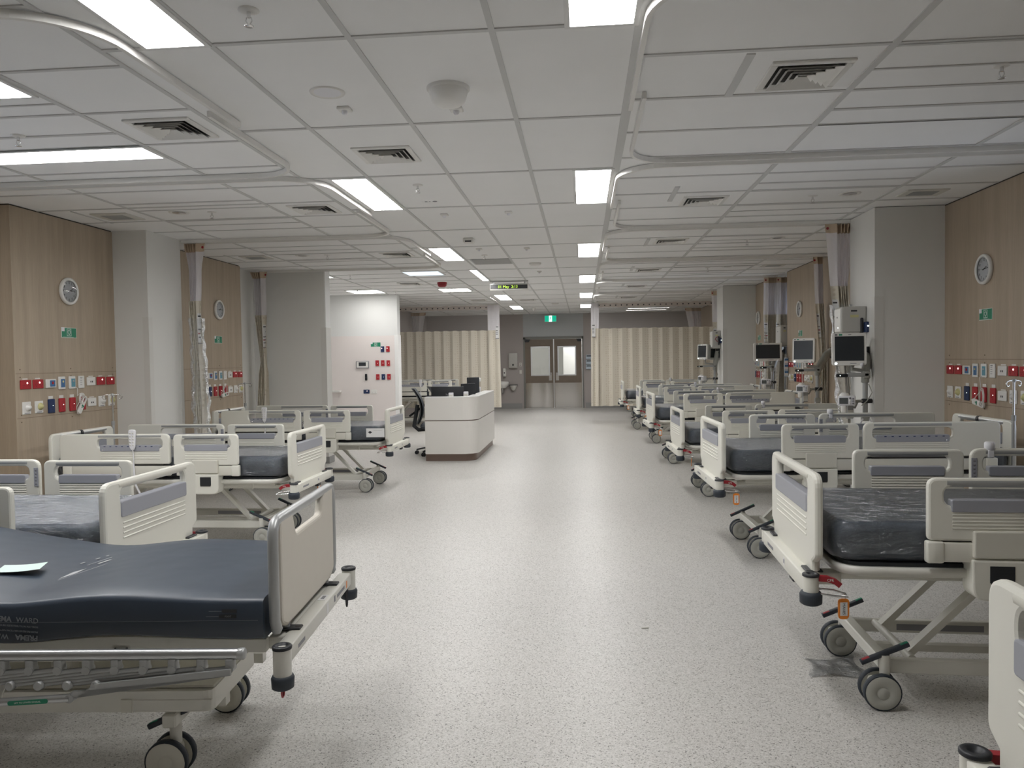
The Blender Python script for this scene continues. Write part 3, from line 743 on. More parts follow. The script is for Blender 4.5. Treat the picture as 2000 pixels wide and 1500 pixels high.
def service(x, yc, rz, where, first=0):
    s = 1 if rz == LW else -1; cnt = {}
    order = LAY if s == 1 else LAY[::-1]
    tot = {}
    for l in LAY: tot[(l[2], l[6])] = tot.get((l[2], l[6]), 0) + 1
    for dx, z, key, _, _, _, row in order:
        cnt[(key, row)] = cnt.get((key, row), 0) + 1; n = tot[(key, row)]
        y = yc + s * dx
        if n > 1: lab = '%s, %s of row toward the doors, %s' % (DESC[key][1], ordn[cnt[(key, row)] - 1], where)
        else: lab = '%s, %s row, %s' % (DESC[key][1], row, where)
        place(key, (x, y, z), rz, lab, 'gas outlet' if key in 'GY' else 'outlet' if key in 'RDNS' else 'call plate', 'bed service outlets ' + where)
panels = [(-4.72, 6.76, LW, 'by second desk-side bed'), (-4.72, 9.71, LW, 'by third desk-side bed'),
          (XR, 6.745, RW, 'beside the large pillar'), (XR, 12.19, RW, 'between bunched curtains'), (XR, 14.97, RW, 'under the smallest clock')]
for p in panels: service(*p)

# wall clocks
def clock(label, loc, rz):
    t = thing('wall_clock', label, 'clock', loc, rz, 'round white wall clocks'); fm = FR(0, 0, 0)
    q = G(); q.lathe([(.118, 0), (.126, .012), (.124, .028), (.112, .036), (.100, .030), (.098, .022)], M['white'], fm, 40, caps=False); q.build('clock_rim', t)
    q = G(); q.lathe([(0, .016), (.101, .016)], M['dialgrey'], fm, 40, caps=False); d = q.build('dial', t)
    q = G()
    for k in range(12):
        a = PI / 2 - 2 * PI * (k + 1) / 12; r = .078
        q.text(str(k + 1), .030, M['ink'], FR(r * math.cos(a), -.0165, r * math.sin(a)), .0003)
    for k in range(60):
        a = 2 * PI * k / 60
        q.box(.090, .095, -.0008, .0008, 0, .0004, M['ink'], M=FR(0, -.0165, 0) @ Matrix.Rotation(a, 4, 'Z'))
    q.build('numerals', d)
    def hand(name, ang, L, w, y, m='ink'):
        q = G(); q.prism([(-.012, -w), (L, -w * .6), (L, w * .6), (-.012, w)], 0, .001, M[m], FR(0, y, 0) @ Matrix.Rotation(PI / 2 - ang, 4, 'Z')); q.build(name, t)
    hand('hour_hand', 2 * PI * (2 + 13 / 60) / 12, .052, .004, -.019); hand('minute_hand', 2 * PI * 14 / 60, .076, .003, -.0205); hand('second_hand', 2 * PI * 46 / 60, .08, .0008, -.022)
    q = G(); q.lathe([(.099, .026), (.07, .0275), (0, .028)], M['glass'], fm, 40, caps=False); q.build('clock_glass', t)
    return t
p0 = None
for loc, rz, s in [((-4.72, 6.75, 2.187), LW, 'on the timber wall over the second desk-side bed'), ((-4.72, 9.71, 2.20), LW, 'on the timber wall over the third desk-side bed'),
                   ((XR, 6.735, 2.183), RW, 'on the timber wall beside the large monitor-side pillar'), ((XR, 12.19, 2.20), RW, 'on the timber wall between two bunched curtains'), ((XR, 14.97, 2.21), RW, 'on the narrow timber strip beyond the bunched curtains')]:
    l = 'round white wall clock ' + s
    if p0 is None: p0 = clock(l, loc, rz)
    else: dup(p0, loc, rz, l)
# green bed-point signs with shield emblem
def sign(label, loc, rz):
    t = thing('shield_sign', label, 'sign', loc, rz, 'green shield signs')
    q = G(); q.box(-.104, .104, -.003, 0, -.047, .047, M['signwhite']); q.box(-.100, .100, -.0036, -.0028, -.043, .043, M['green']); q.build('sign_plate', t)
    q = G(); w = M['signwhite']
    for b in ((-.030, -.026, -.028, .032), (.026, .030, -.028, .032), (-.030, .030, .032, .036), (-.030, .030, -.032, -.026)): q.box(b[0], b[1], -.0042, -.0034, b[2], b[3], w)
    sh = [(-.018, .022), (.018, .022), (.018, .0), (.010, -.014), (0, -.021), (-.010, -.014), (-.018, 0)]; si = [(x * .68, y * .68 + .001) for x, y in sh]
    n = len(sh)
    q.add([(x, -.0042, z) for x, z in sh] + [(x, -.0042, z) for x, z in si], [(i, (i + 1) % n, (i + 1) % n + n, i + n) for i in range(n)], w)
    q.box(-.09, .06, -.0040, -.0034, -.040, -.0385, w); q.build('shield_emblem', t)
    q = G(); q.box(-.104, -.062, -.0044, -.0034, .012, .048, M['dialgrey']); q.build('corner_sticker', t); return t
p0 = None
for loc, rz, s in [((-4.72, 6.75, 1.806), LW, 'under the clock over the second desk-side bed'), ((-4.72, 9.69, 1.812), LW, 'under the clock over the third desk-side bed'),
                   ((XR, 6.73, 1.812), RW, 'under the clock beside the large monitor-side pillar'), ((XR, 12.19, 1.83), RW, 'under the clock between two bunched curtains'), ((XR, 14.95, 1.835), RW, 'under the clock beyond the bunched curtains'),
                   ((-4.19, 15.445, 1.84), 0, 'on the blush nurse wall above its sockets')]:
    l = 'green shield emblem sign ' + s
    if p0 is None: p0 = sign(l, loc, rz)
    else: dup(p0, loc, rz, l)

# call handsets hanging in their cords
def handset(label, loc, rz, tilt, body, cord):
    t = thing('call_handset', label, 'handset', loc, rz, 'white call handsets on coiled cords')
    mm = FR(body[0], -.03, body[1]) @ Matrix.Rotation(tilt, 4, 'Z')
    q = G(); o = rrect(-.085, -.024, .105, .026, .022, 5); hl = rrect(.035, -.013, .09, .014, .013, 5)
    q.plate(o, [hl], .020, M['white'], mm, .006); q.build('handset_body', t)
    q = G(); q.box(-.01, .005, -.014, .016, .010, .0125, M['green'], M=mm); q.box(-.026, -.016, -.002, .008, .010, .012, M['green'], M=mm); q.build('green_button', t)
    q = G(); q.tube([(x, y, z) for x, y, z in cord], .0028, M['white'], 6); q.build('cord', t); return t
def loops(x0, z0, bx, bz, ex, ez, n, w, h):
    P = [(x0, -.016, z0), (x0, -.03, z0 - .01), (x0 + .004, -.024, z0 - .08), ((x0 + bx) / 2, -.03, bz + h * .9)]
    for i in range(n * 14 + 1):
        a = 2 * PI * i / 14; P.append((bx + w * math.sin(a) * (1 - .1 * (i // 14)), -.036 - .004 * (i // 14), bz + h * math.cos(a) * (1 - .12 * (i // 14))))
    P += [((bx + ex) / 2 - .05, -.03, (bz + ez) / 2), (ex - .02, -.03, ez + .005), (ex, -.03, ez)]
    return P
handset('white call handset dangling at a slant on coiled cord by second desk-side bed', (-4.72, 6.76, 0), LW, .95, (.10, 1.125), loops(.045, 1.30, .10, 1.19, .05, 1.05, 3, .045, .055))
handset('white call handset lying level in its cord by third desk-side bed', (-4.72, 9.71, 0), LW, .12, (.07, 1.09), loops(.045, 1.30, .06, 1.16, -.02, 1.08, 3, .05, .06))
handset('white call handset tipped in its looped cord beside the large pillar', (XR, 6.745, 0), RW, -.17, (-.05, 1.075), loops(-.02, 1.30, .03, 1.13, -.145, 1.09, 3, .035, .075))

# nurse wall outlets
YN = 15.445
def dev_port(mat, lamp):
    def f(t):
        q = G(); q.box(-.036, .036, -.014, 0, -.057, .057, M[mat], .003); q.build('face_plate', t)
        q = G(); pins(q, 0, -.02, -.0142, M['ink']); q.build('socket_slot', t)
        q = G(); r = .010 if lamp else .004; q.lathe([(r, 0), (r * .7, .003), (0, .003)], M['pinklamp' if lamp else 'led'], FR(-.014 if lamp else .006, -.014, .018 if lamp else 0), 10); q.build('indicator_lamp', t)
    return f
for k, (nm, mt, lp) in {'p': ('navy', 'navy', True), 'q': ('red', 'red', True), 'r': ('red', 'red', False), 's': ('navy', 'navy', False)}.items(): DESC[k] = (dev_port(mt, lp), '', 'power_outlet')
for k, x, z, s in [('p', -4.05, 1.745, 'navy socket with lit lamp beside the green sign on the nurse wall'), ('q', -3.938, 1.745, 'red socket with lit lamp at the top of the nurse wall'),
                   ('r', -4.165, 1.462, 'red socket, upper row of three on the nurse wall, beside the panel screen'), ('r', -4.05, 1.462, 'middle red socket of the upper three on the nurse wall'), ('r', -3.935, 1.46, 'red socket of the upper three by the nurse wall edge'),
                   ('r', -4.158, 1.18, 'red socket, lower row of three on the nurse wall, beside the black reader'), ('s', -4.043, 1.18, 'navy socket between two red ones on the nurse wall'), ('r', -3.928, 1.18, 'red socket of the lower three by the nurse wall edge')]:
    place(k, (x, YN, z), 0, s, 'outlet', 'sockets on the nurse wall')
DESC['t'] = (dev_double('navy', True), '', 'power_outlet'); DESC['u'] = (dev_double('white', False), '', 'power_outlet')
place('t', (-4.40, YN, .885), 0, 'wide navy double socket low on the nurse wall', 'outlet'); place('u', (-4.245, YN, .882), 0, 'wide white double socket low on the nurse wall', 'outlet')
t = thing('control_panel', 'grey framed touch control panel with dark screen on the nurse wall', 'control panel', (-4.47, YN, 1.435))
q = G(); q.box(-.132, .132, -.03, 0, -.072, .072, M['inkgrey'], .005); q.build('panel_frame', t)
q = G(); q.box(-.118, .118, -.0335, -.029, -.058, .060, M['white'], .003); q.build('panel_face', t)
q = G(); q.box(-.074, .076, -.0345, -.033, -.028, .048, M['screen']); q.build('panel_screen', t)
q = G()
for k in range(4): q.box(-.07 + k * .04, -.052 + k * .04, -.0345, -.033, -.052, -.040, M['dialgrey'])
q.build('key_row', t)
t = thing('card_reader', 'slim black card reader on the nurse wall below the control panel', 'card reader', (-4.40, YN, 1.18))
q = G(); q.box(-.024, .024, -.022, 0, -.068, .066, M['black'], .008, 2); q.build('reader_body', t); q = G(); q.lathe([(.004, 0), (0, .001)], M['dialgrey'], FR(0, -.022, .0), 8); q.build('reader_light', t)

# items on the far wall beside the doors
t = thing('wall_mounted_towel_dispenser', 'white paper towel dispenser with round lock on the far wall', 'dispenser', (-2.10, YF, 1.46))
q = G(); q.box(-.135, .135, -.12, 0, -.23, .23, M['boxgrey'], .02, 2); q.build('dispenser_body', t)
q = G(); q.lathe([(.028, 0), (.026, .004), (0, .005)], M['ink'], FR(0, -.12, -.13), 16); q.build('lock', t)
for z, s in ((1.335, 'upper switch plate with dark rockers beside the double doors'), (1.11, 'lower blank switch plate beside the double doors')):
    t = thing('switch_plate', s, 'switch', (-1.88, YF, z)); q = G(); q.box(-.036, .036, -.01, 0, -.055, .055, M['offwhite'], .003); q.build('face_plate', t)
    if z > 1.2:
        q = G(); q.box(-.018, .018, -.0125, -.009, .012, .032, M['inkgrey']); q.box(-.018, .018, -.0125, -.009, -.03, -.01, M['inkgrey']); q.build('rocker', t)
t = thing('wall_mounted_soap_dispenser', 'white soap dispenser with dark button over the small hand basin', 'dispenser', (-2.37, YF, 1.10))
q = G(); q.box(-.05, .05, -.1, 0, -.11, .13, M['white'], .015, 2); q.build('dispenser_body', t); q = G(); q.lathe([(.02, 0), (.0, .006)], M['ink'], FR(0, -.1, -.01), 12); q.build('button', t)
q = G(); q.box(-.045, .045, -.12, 0, -.13, -.11, M['boxgrey'], .005); q.build('drip_tray', t)
t = thing('wall_mounted_basin', 'small white hand basin on the far wall behind the curtain edge', 'basin', (-2.42, YF, .75))
q = G(); q.lathe([(.10, -.12), (.18, -.04), (.20, .08), (.17, .08), (.14, 0), (0, -.02)], M['white'], Matrix.Translation((0, -.2, 0)), 20); q.build('bowl', t); q = G(); q.tube([(0, -.2, -.12), (0, -.2, -.25), (0, -.06, -.27), (0, 0, -.27)], .02, M['chrome'], 8); q.build('waste_pipe', t)
t = thing('waste_holder', 'black topped white bracket holder on the far wall beside the doors', 'bracket', (-2.10, YF, .68))
q = G(); q.box(-.13, .13, -.16, 0, .03, .05, M['black'], .004); q.build('holder_rim', t); q = G(); q.lathe([(.02, -.13), (.07, -.09), (.12, .03)], M['offwhite'], Matrix.Translation((0, -.09, 0)) @ Matrix.Diagonal((1, .65, 1, 1)), 16); q.build('holder_bowl', t)
t = thing('wall_mounted_glove_rack', 'small wire rack of boxes on the far wall beside the closed monitor-side curtain', 'rack', (.2, YF, 1.37))
for k in range(3):
    q = G(); q.box(-.1, .1, -.1, 0, -.2 + k * .15, -.07 + k * .15, M['clearrack'], .004); q.box(-.08, .08, -.102, -.098, -.12 + k * .15, -.09 + k * .15, M['ink']); q.build('glove_box', t)
t = thing('wall_telephone_shelf', 'little white ledge on the alcove wall past the grey return wall end', 'shelf', (-5.02, YN, .90)); q = G(); q.box(-.1, .1, -.12, 0, -.02, .02, M['white'], .004); q.build('ledge', t)
# =============================================================== the ward beds
# local: origin on the floor under the foot-end bumpers, head toward -x, z up
def XZ(y): return frame((0, y, 0), (1, 0, 0), (0, 0, 1))      # plate in XZ plane (thickness along -y)
def YZ(x): return frame((x, 0, 0), (0, 1, 0), (0, 0, 1))      # plate in YZ plane (thickness along +x)
def loft(q, rings, m, cap0=True, cap1=True, smooth=True):
    n = len(rings[0]); vs = [p for r in rings for p in r]
    fs = [(k * n + i, k * n + (i + 1) % n, (k + 1) * n + (i + 1) % n, (k + 1) * n + i) for k in range(len(rings) - 1) for i in range(n)]
    q.add(vs, fs, m, smooth)
    if cap0: q.add(rings[0], [tuple(range(n))[::-1]], m, smooth)
    if cap1: q.add(rings[-1], [tuple(range(n))], m, smooth)
    return q
def cushion(q, x0, x1, y0, y1, z0, z1, r, m, e=.022, wob=0, seed=1):
    rnd = random.Random(seed); rings = []
    for dz, ins in ((0, e), (e * .35, e * .3), (e, 0), ((z1 - z0) * .5, -.004), (z1 - z0 - e, 0), (z1 - z0 - e * .35, e * .3), (z1 - z0, e)):
        o = rrect(x0 + ins, y0 + ins, x1 - ins, y1 - ins, max(r - ins, .01), 6)
        rings.append([(x + rnd.uniform(-wob, wob), y + rnd.uniform(-wob, wob), z0 + dz + rnd.uniform(-wob, wob) * .6) for x, y in o])
    loft(q, rings, m)
def seg_outline(q, pts, r, m): q.tube(pts, r, m, 8, True)

def end_board(t, x, name, foot):
    cr = M['cream']; th = .036
    out = [(-.42, .62), (-.365, .575), (.365, .575), (.42, .62), (.42, 1.005), (-.42, 1.005)]
    o = rpoly([(-.375, .565), (.375, .565), (.375, .635), (.425, .665), (.425, 1.008), (-.425, 1.008), (-.425, .665), (-.375, .635)], [.01, .01, .0, .03, .055, .055, .03, 0], 5)
    hole = rrect(-.30, .886, .30, .972, .036, 5)
    q = G(); q.plate(o, [hole], th, cr, YZ(x), .012)
    for s in (-1, 1):
        for k in range(4):
            z = .802 - k * .024; q.sweep([(x + s * (th / 2 - .001), -.29, z), (x + s * (th / 2 - .001), .29, z)], [(.0045 * math.cos(a * PI / 3), .0045 * math.sin(a * PI / 3)) for a in range(6)], cr)
    b = q.build(name, t)
    q = G(); q.cyl((x, -.315, .986), (x, .315, .986), .0205, M['creamdk'] if foot else M['alu'], 14)
    if not foot: q.cyl((x, -.05, .986), (x, -.02, .986), .026, M['black'], 14)
    q.build('grip_bar', b)
    q = G(); q.plate(rrect(-.305, .83, .305, .908, .012, 3), [], th + .012, M['lilac'], YZ(x), .005); q.build('colour_band', b)
    return b

def siderail(t, name, xa, xb, sl, sr, side, head):
    """xa<xb along x; slot from sl to sr"""
    y = side * .475; th = .032; cr = M['cream']; zt, zb = (1.012, .768) if head else (1.006, .757)
    o = rpoly([(xa, zb), (xb, zb), (xb, zt), (xa, zt)], [.02, .02, .035 if not head else .05, .035], 5)
    hole = rrect(sl, .895, sr, .974, .036, 5)
    q = G(); q.plate(o, [hole], th, cr, XZ(y), .009)
    for s in (-1, 1):
        for k in range(5):
            z = .862 - k * .0135; q.sweep([(sl + .03, y + s * (th / 2 - .001), z), (sr - .03 if not head else sr - .02, y + s * (th / 2 - .001), z)], [(.004 * math.cos(a * PI / 3), .004 * math.sin(a * PI / 3)) for a in range(6)], cr)
    b = q.build(name, t)
    q = G(); q.cyl((sl + .01, y, zt - .018), (sr - .01, y, zt - .018), .0185, M['silver'], 14); q.build('grip_bar', b)
    q = G(); q.plate(rrect(sl + .025, .872, sr - .025, .922, .010, 3), [], th + .01, M['lilac'], XZ(y), .004)
    q.build('colour_band', b)
    if head:
        q = G(); x0 = sr + .045; yy = y - side * (th / 2 + .002)
        q.box(x0 - .014, x0 + .014, yy - .002, yy + .002, .855, .965, M['lilac'], .0015)
        for k in range(5): q.lathe([(.008, 0), (.007, .002), (0, .0025)], M['inkgrey'], Matrix.Translation((x0, yy, .870 + k * .02)) @ Matrix.Rotation(side * PI / 2, 4, 'X'), 10)
        q.build('control_keys', b)
        q = G(); yo = y + side * (th / 2 + .0055)
        for k in range(9): q.box(sl + .06 + k * .05, sl + .075 + k * .05, yo - .0006, yo + .0006, .909, .915, M['navy'])
        q.lathe([(.006, 0), (0, .002)], M['chrome'], Matrix.Translation((sl + .05, yo, .885)) @ Matrix.Rotation(-side * PI / 2, 4, 'X'), 8)
        q.build('angle_marks', b)
    # the fixed carrier under the rail
    q = G(); q.box(xa + .02, xb - .01 if not head else xb, y - .014, y + .016, .672, .752, M['creamdk'], .008, 2)
    q.box(xb - .06 if not head else xa + .02, xb + .005 if not head else xa + .10, y - .018, y + .022, .668, .755, cr, .008, 2)
    q.box(xa + .06, xb - .06, y - .006, y + .006, .745, .765, M['dark']); q.build('rail_carrier', b)
    return b

def make_bed(label):
    t = thing('hospital_bed', label, 'bed', (0, 0, 0), 0, 'cream hospital beds'); cr = M['cream']; sp = M['steelpaint']
    UP = []
    fb = end_board(t, -.018, 'footboard', True); UP.append(fb)
    q = G()
    for y in (-.33, .33): q.box(-.048, .022, y - .045, y + .045, .590, .599, M['black'], .003)
    q.box(-.033, -.003, -.36, .36, .575, .63, cr, .004); q.build('board_seat', fb)
    # bumper bar and its posts
    q = G(); q.box(-.010, .045, -.42, .42, .520, .590, cr, .006, 2)
    q.box(-.13, .0, -.34, -.26, .53, .58, sp, .004); q.box(-.13, .0, .26, .34, .53, .58, sp, .004)
    bb = q.build('bumper_bar', t); UP.append(bb)
    q = G()
    q.box(.0452, .0458, -.30, -.17, .545, .56, M['inkgrey']); q.box(.0452, .0460, .05, .085, .535, .575, M['white']); q.box(.0458, .0464, .058, .078, .548, .566, M['inkgrey']); q.build('bumper_label', bb)
    q = G(); q.box(.0, .03, .10, .17, .490, .522, M['black'], .004); q.build('night_light', bb)
    for s in (-1, 1):
        q = G(); q.cyl((.018, s * .435, .52), (.018, s * .435, .595), .031, cr, 20); po = q.build('bumper_post', t); UP.append(po)
        q = G(); q.lathe([(.034, 0), (.034, .008), (.030, .011), (.018, .011), (.016, .004), (0, .003)], M['black'], Matrix.Translation((.018, s * .435, .593)), 20); q.build('post_cap', po)
        q = G(); q.lathe([(.034, .476), (.044, .483), (.045, .518), (.038, .530), (.030, .530)], M['rubber'], Matrix.Translation((.018, s * .435, 0)), 20); q.build('bumper_buffer', po)
        q = G(); pr = [(-.01, .586), (-.045, .584), (-.075, .574), (-.095, .558)]
        q.sweep([(x, s * .44, z) for x, z in pr], [(-.012, -.011), (.012, -.011), (.012, .011), (-.012, .011)], M['darkred'], up=(0, 0, 1), smooth=False)
        q.text('CPR', .015, M['signwhite'], frame((-.055, s * .4525, .580), (-s, 0, 0), (0, 0, 1)), .0004)
        UP.append(q.build('release_lever', t))
        q = G(); q.tube([(-.01, s * .43, .54), (-.07, s * .435, .536), (-.115, s * .445, .525), (-.12, s * .46, .518), (-.07, s * .465, .52), (.0, s * .45, .525)], .0045, M['chrome'], 8); UP.append(q.build('line_hook', t))
    # deck
    q = G(); q.sweep([(x, y, .619) for x, y in rrect(-2.0, -.44, -.10, .44, .11, 6)], [(-.014, -.016), (.014, -.016), (.014, .016), (-.014, .016)], sp, True, up=(0, 0, 1))
    q.box(-1.92, -.20, -.30, .30, .555, .605, sp, .006); q.box(-1.95, -.14, -.40, .40, .604, .622, M['creamdk'], .004)
    for x in (-.35, -.9, -1.5): q.cyl((x, -.38, .59), (x, -.38, .545), .008, sp, 8)
    q.box(-1.9, -.12, -.25, -.19, .53, .56, sp, .004); q.box(-1.9, -.12, .19, .25, .53, .56, sp, .004)
    UP.append(q.build('deck_frame', t))
    q = G(); q.prism(rrect(-1.99, -.425, -.11, .425, .10, 6), .634, .650, M['black']); UP.append(q.build('mattress_platform', t))
    q = G(); cushion(q, -2.02, -.085, -.425, .425, .651, .808, .10, M['mattress'], .03); mt = q.build('mattress', t); UP.append(mt)
    q = G(); cushion(q, -2.03, -.075, -.434, .434, .6505, .816, .09, M['film'], .04, .006, 4)
    q.build('plastic_wrap', mt)
    # side rails, pods
    for s in (-1, 1):
        UP.append(siderail(t, 'foot_siderail', -.955, -.415, -.885, -.475, s, False))
        UP.append(siderail(t, 'head_siderail', -1.925, -.985, -1.60, -1.045, s, True))
        q = G(); y = s * .475
        q.plate(rrect(-.795, .692, -.58, .80, .008, 3), [], .056, M['creamdk'], XZ(y + s * .004), .006)
        pod = q.build('control_pod', t); UP.append(pod)
        q = G(); q.plate(rpoly([(-.80, .525), (-.575, .525), (-.575, .686), (-.80, .686)], [.05, .05, .006, .006], 6), [], .10, cr, XZ(y - s * .018), .008)
        q.build('pod_housing', pod)
        q = G(); yy = y + s * .033; q.box(-.725, -.640, min(yy - .002, yy), max(yy - .002, yy) + .0, .598, .662, M['black']); q.box(-.725, -.640, yy - .003, yy + .003, .590, .598, M['dark'])
        q.box(-.728, -.637, yy - .0015, yy + .0015, .597, .664, M['black'], .001); q.build('pod_recess', pod)
    hb = end_board(t, -2.055, 'headboard', False); UP.append(hb)
    q = G(); q.box(-2.08, -2.02, -.42, .42, .52, .585, cr, .006, 2); q.box(-2.06, -1.93, -.30, .30, .54, .58, sp)
    for s in (-1, 1): q.cyl((-2.05, s * .43, .50), (-2.05, s * .43, .63), .030, cr, 16); q.cyl((-2.05, s * .43, .44), (-2.05, s * .43, .50), .044, M['rubber'], 16)
    UP.append(q.build('head_bumper', t))
    # drip pole at the head corner
    q = G(); px, py = -2.045, .43
    q.cyl((px, py, .55), (px, py, 1.02), .012, M['alu'], 12); q.cyl((px, py, 1.0), (px, py, 1.30), .008, M['chrome'], 10)
    q.cyl((px, py, 1.01), (px, py, 1.05), .016, M['silver'], 12); q.lathe([(.014, 0), (.016, .02), (0, .024)], M['silver'], Matrix.Translation((px, py, 1.285)), 12)
    for a in (0, PI):
        c, s_ = math.cos(a + .5), math.sin(a + .5)
        q.tube([(px + c * d, py + s_ * d, 1.295 + z) for d, z in ((0, 0), (.05, 0), (.075, -.006), (.085, -.022), (.075, -.038), (.06, -.040), (.05, -.03))], .004, M['chrome'], 8)
    UP.append(q.build('drip_pole', t))
    q = G(); q.cyl((-1.08, -.475, 1.0), (-1.08, -.475, 1.045), .024, M['dialgrey'], 16, bev=.006); q.box(-1.095, -1.065, -.497, -.453, .965, 1.005, M['dialgrey'], .004); UP.append(q.build('pole_clamp', t))
    # lifting arms
    for s in (-1, 1):
        q = G(); y = s * .17
        q.sweep([(-.45, y, .185), (-.84, y, .585)], [(-.014, -.025), (.014, -.025), (.014, .025), (-.014, .025)], sp, up=(0, 1, 0), smooth=False); q.build('lift_arm', t)
        q = G(); q.sweep([(-1.80, y, .185), (-1.42, y, .585)], [(-.014, -.025), (.014, -.025), (.014, .025), (-.014, .025)], sp, up=(0, 1, 0), smooth=False); q.build('lift_arm', t)
    for x in (-.45, -1.80): q = G(); q.cyl((x, -.235, .185), (x, .235, .185), .018, sp, 12); q.build('pivot_tube', t)
    q = G(); q.cyl((-1.1, 0, .50), (-1.5, 0, .22), .024, M['black'], 12); q.cyl((-.75, 0, .54), (-1.1, 0, .50), .014, M['alu'], 10); q.build('lift_actuator', t)
    # base
    q = G()
    for s in (-1, 1):
        q.box(-1.95, -.34, s * .255 - .018, s * .255 + .018, .135, .195, sp, .004)
        q.box(-.95, -.55, s * .255 - s * .019 - .001, s * .255 - s * .019 + .001, .148, .178, M['inkgrey'])
    for x in (-.315, -1.99): q.box(x - .025, x + .025, -.30, .30, .165, .215, sp, .005)
    q.box(-1.95, -.36, -.02, .02, .14, .17, sp); bs = q.build('base_frame', t)
    return t, UP, bs
def make_castor(t, x, y, col='wheelgrey', R=.077, pedal=True, sgn=1, flip=1):
    q = G(); tx = x + sgn * .02
    q.cyl((x, y, .13), (x, y, .225), .021, M['steelpaint'], 12); q.box(tx - .05, tx + .05, y - .02, y + .02, R * .55, R * 1.75, M['creamdk'], .018, 2)
    c = q.build('castor', t)
    for k in (-1, 1):
        q = G(); mm = Matrix.Translation((tx, y + k * .036, R)) @ Matrix.Rotation(-k * PI / 2, 4, 'X')
        q.lathe([(R * .90, -.016), (R, -.012), (R, .008), (R * .95, .012), (R * .92, .012)], M['rubber'], mm, 28, caps=False)
        q.lathe([(R * .92, .011), (R * .87, .0145), (R * .36, .0155), (R * .34, .013), (R * .30, .0165), (0, .0175)], M[col], mm, 28, caps=False)
        q.lathe([(R * .9, -.016), (0, -.016)], M[col], mm, 20, caps=False)
        q.build('wheel', c)
    if pedal:
        q = G(); a = .42 * flip; ca, sa = math.cos(a), math.sin(a); L = .105
        o = (x + flip * .0, y + (.0), .232)
        def at(d, e=0): return (o[0] + d * ca, o[1], o[2] + d * sa * flip * flip + e)
        q.sweep([at(-L), at(-L * .6), at(0), at(L * .6), at(L)], [(-.013, -.007), (-.009, -.010), (.009, -.010), (.013, -.007), (.013, .007), (.009, .010), (-.009, .010), (-.013, .007)], M['rubber'], up=(0, 0, 1))
        q.box(o[0] - .02, o[0] + .02, y - .012, y + .012, .20, .23, M['rubber'], .006)
        pd = q.build('brake_pedal', c)
        for d0, d1, m_ in ((-L + .004, -L + .036, 'green'), (L - .036, L - .004, 'darkred')):
            q = G(); q.sweep([at(d0, .009), at(d1, .009)], [(-.010, -.002), (.010, -.002), (.010, .002), (-.010, .002)], M[m_], up=(0, 0, 1)); q.build('pedal_end', c)
    return c
bed0, UP0, base0 = make_bed('tmp')
for x, s in ((-.315, 1), (-1.99, -1)):
    for y in (-.30, .30): make_castor(bed0, x, y, sgn=1, flip=-1, pedal=True)
UPN = {o.name.split('.')[0] for o in UP0}
def place_bed(root, X, y, rz, dz, label):
    root.location = (X, y, 0); root.rotation_euler = (0, 0, rz); root['label'] = label
    for ch in list(root.children):
        if X < 0 and ch.name.startswith('pole_clamp'): bpy.data.objects.remove(ch); continue
        if ch.name.split('.')[0] in UPN: ch.location.z += dz
    return root
BEDS = [(.885, 1.37, PI - .01, .0, 'wrapped bed with only its foot end in view, seventh before the monitor-side curtain'),
        (.955, 3.68, PI - .035, .0, 'large wrapped bed, sixth from the closed monitor-side curtain, with orange tag on its hook'),
        (.985, 6.15, PI + .03, .0, 'wrapped bed, fifth from the closed monitor-side curtain, beside the large pillar'),
        (1.02, 8.71, PI + .03, -.075, 'wrapped lowered bed, fourth from the closed monitor-side curtain'),
        (.95, 11.30, PI + .03, -.015, 'wrapped bed, third from the closed monitor-side curtain'),
        (.97, 13.95, PI, -.015, 'wrapped bed, second from the closed monitor-side curtain'),
        (.82, 16.60, PI, .0, 'wrapped bed directly in front of the closed monitor-side curtain'),
        (1.0, 19.45, PI, .0, 'bed behind the monitor-side curtain, only its wheels showing under the hem'),
        (1.0, 22.0, PI, .0, 'bed farther behind the monitor-side curtain, last before the doors'),
        (-2.21, 3.80, -.0, -.06, 'wrapped bed just behind the unwrapped slate bed, desk side'),
        (-2.335, 6.42, -.0, -.07, 'wrapped bed with hanging remote below the first desk-side clock'),
        (-2.20, 8.97, -.0, -.05, 'wrapped bed with white leaflet below the second desk-side clock'),
        (-2.50, 17.55, 0, .045, 'bed raised behind the nurse desk before the closed curtain')]
allbeds = [bed0] + [None] * (len(BEDS) - 1)
for i in range(1, len(BEDS)): allbeds[i] = dup(bed0)
for b, a in zip(allbeds, BEDS): place_bed(b, *a)
# remotes hung on the desk-side rails
def remote(label, loc, tilt=.0):
    t = thing('bed_remote', label, 'remote', loc, 0, 'grey bed remotes')
    mm = FR(0, -.012, 0)
    q = G(); q.plate(rpoly([(-.022, .02), (-.030, .16), (.030, .16), (.022, .02), (.010, -.005), (-.010, -.005)], [.02, .018, .018, .02, .006, .006], 4), [], .022, M['dialgrey'], mm, .005); q.build('remote_body', t)
    q = G()
    for r in range(5):
        for c in (-.012, .012): q.lathe([(.007, 0), (.006, .002), (0, .0025)], M['offwhite'], FR(c, -.0235, .035 + r * .024), 8)
    q.build('keypad', t)
    q = G(); q.box(-.008, .008, -.001, .022, .10, .125, M['dialgrey'], .003); q.build('hook_clip', t)
    q = G(); q.tube([(0, -.012, 0), (.004, -.012, -.04), (.006, -.01, -.10), (0, -.008, -.12)], .004, M['dialgrey'], 8); q.tube([(0, -.008, -.115), (.004, -.008, -.20), (.012, -.004, -.29), (.03, .02, -.36)], .0085, M['dialgrey'], 8); q.build('cable', t); return t
remote('grey remote clipped on the rail of the bed under the first desk-side clock', (-3.62, 5.921, .82))
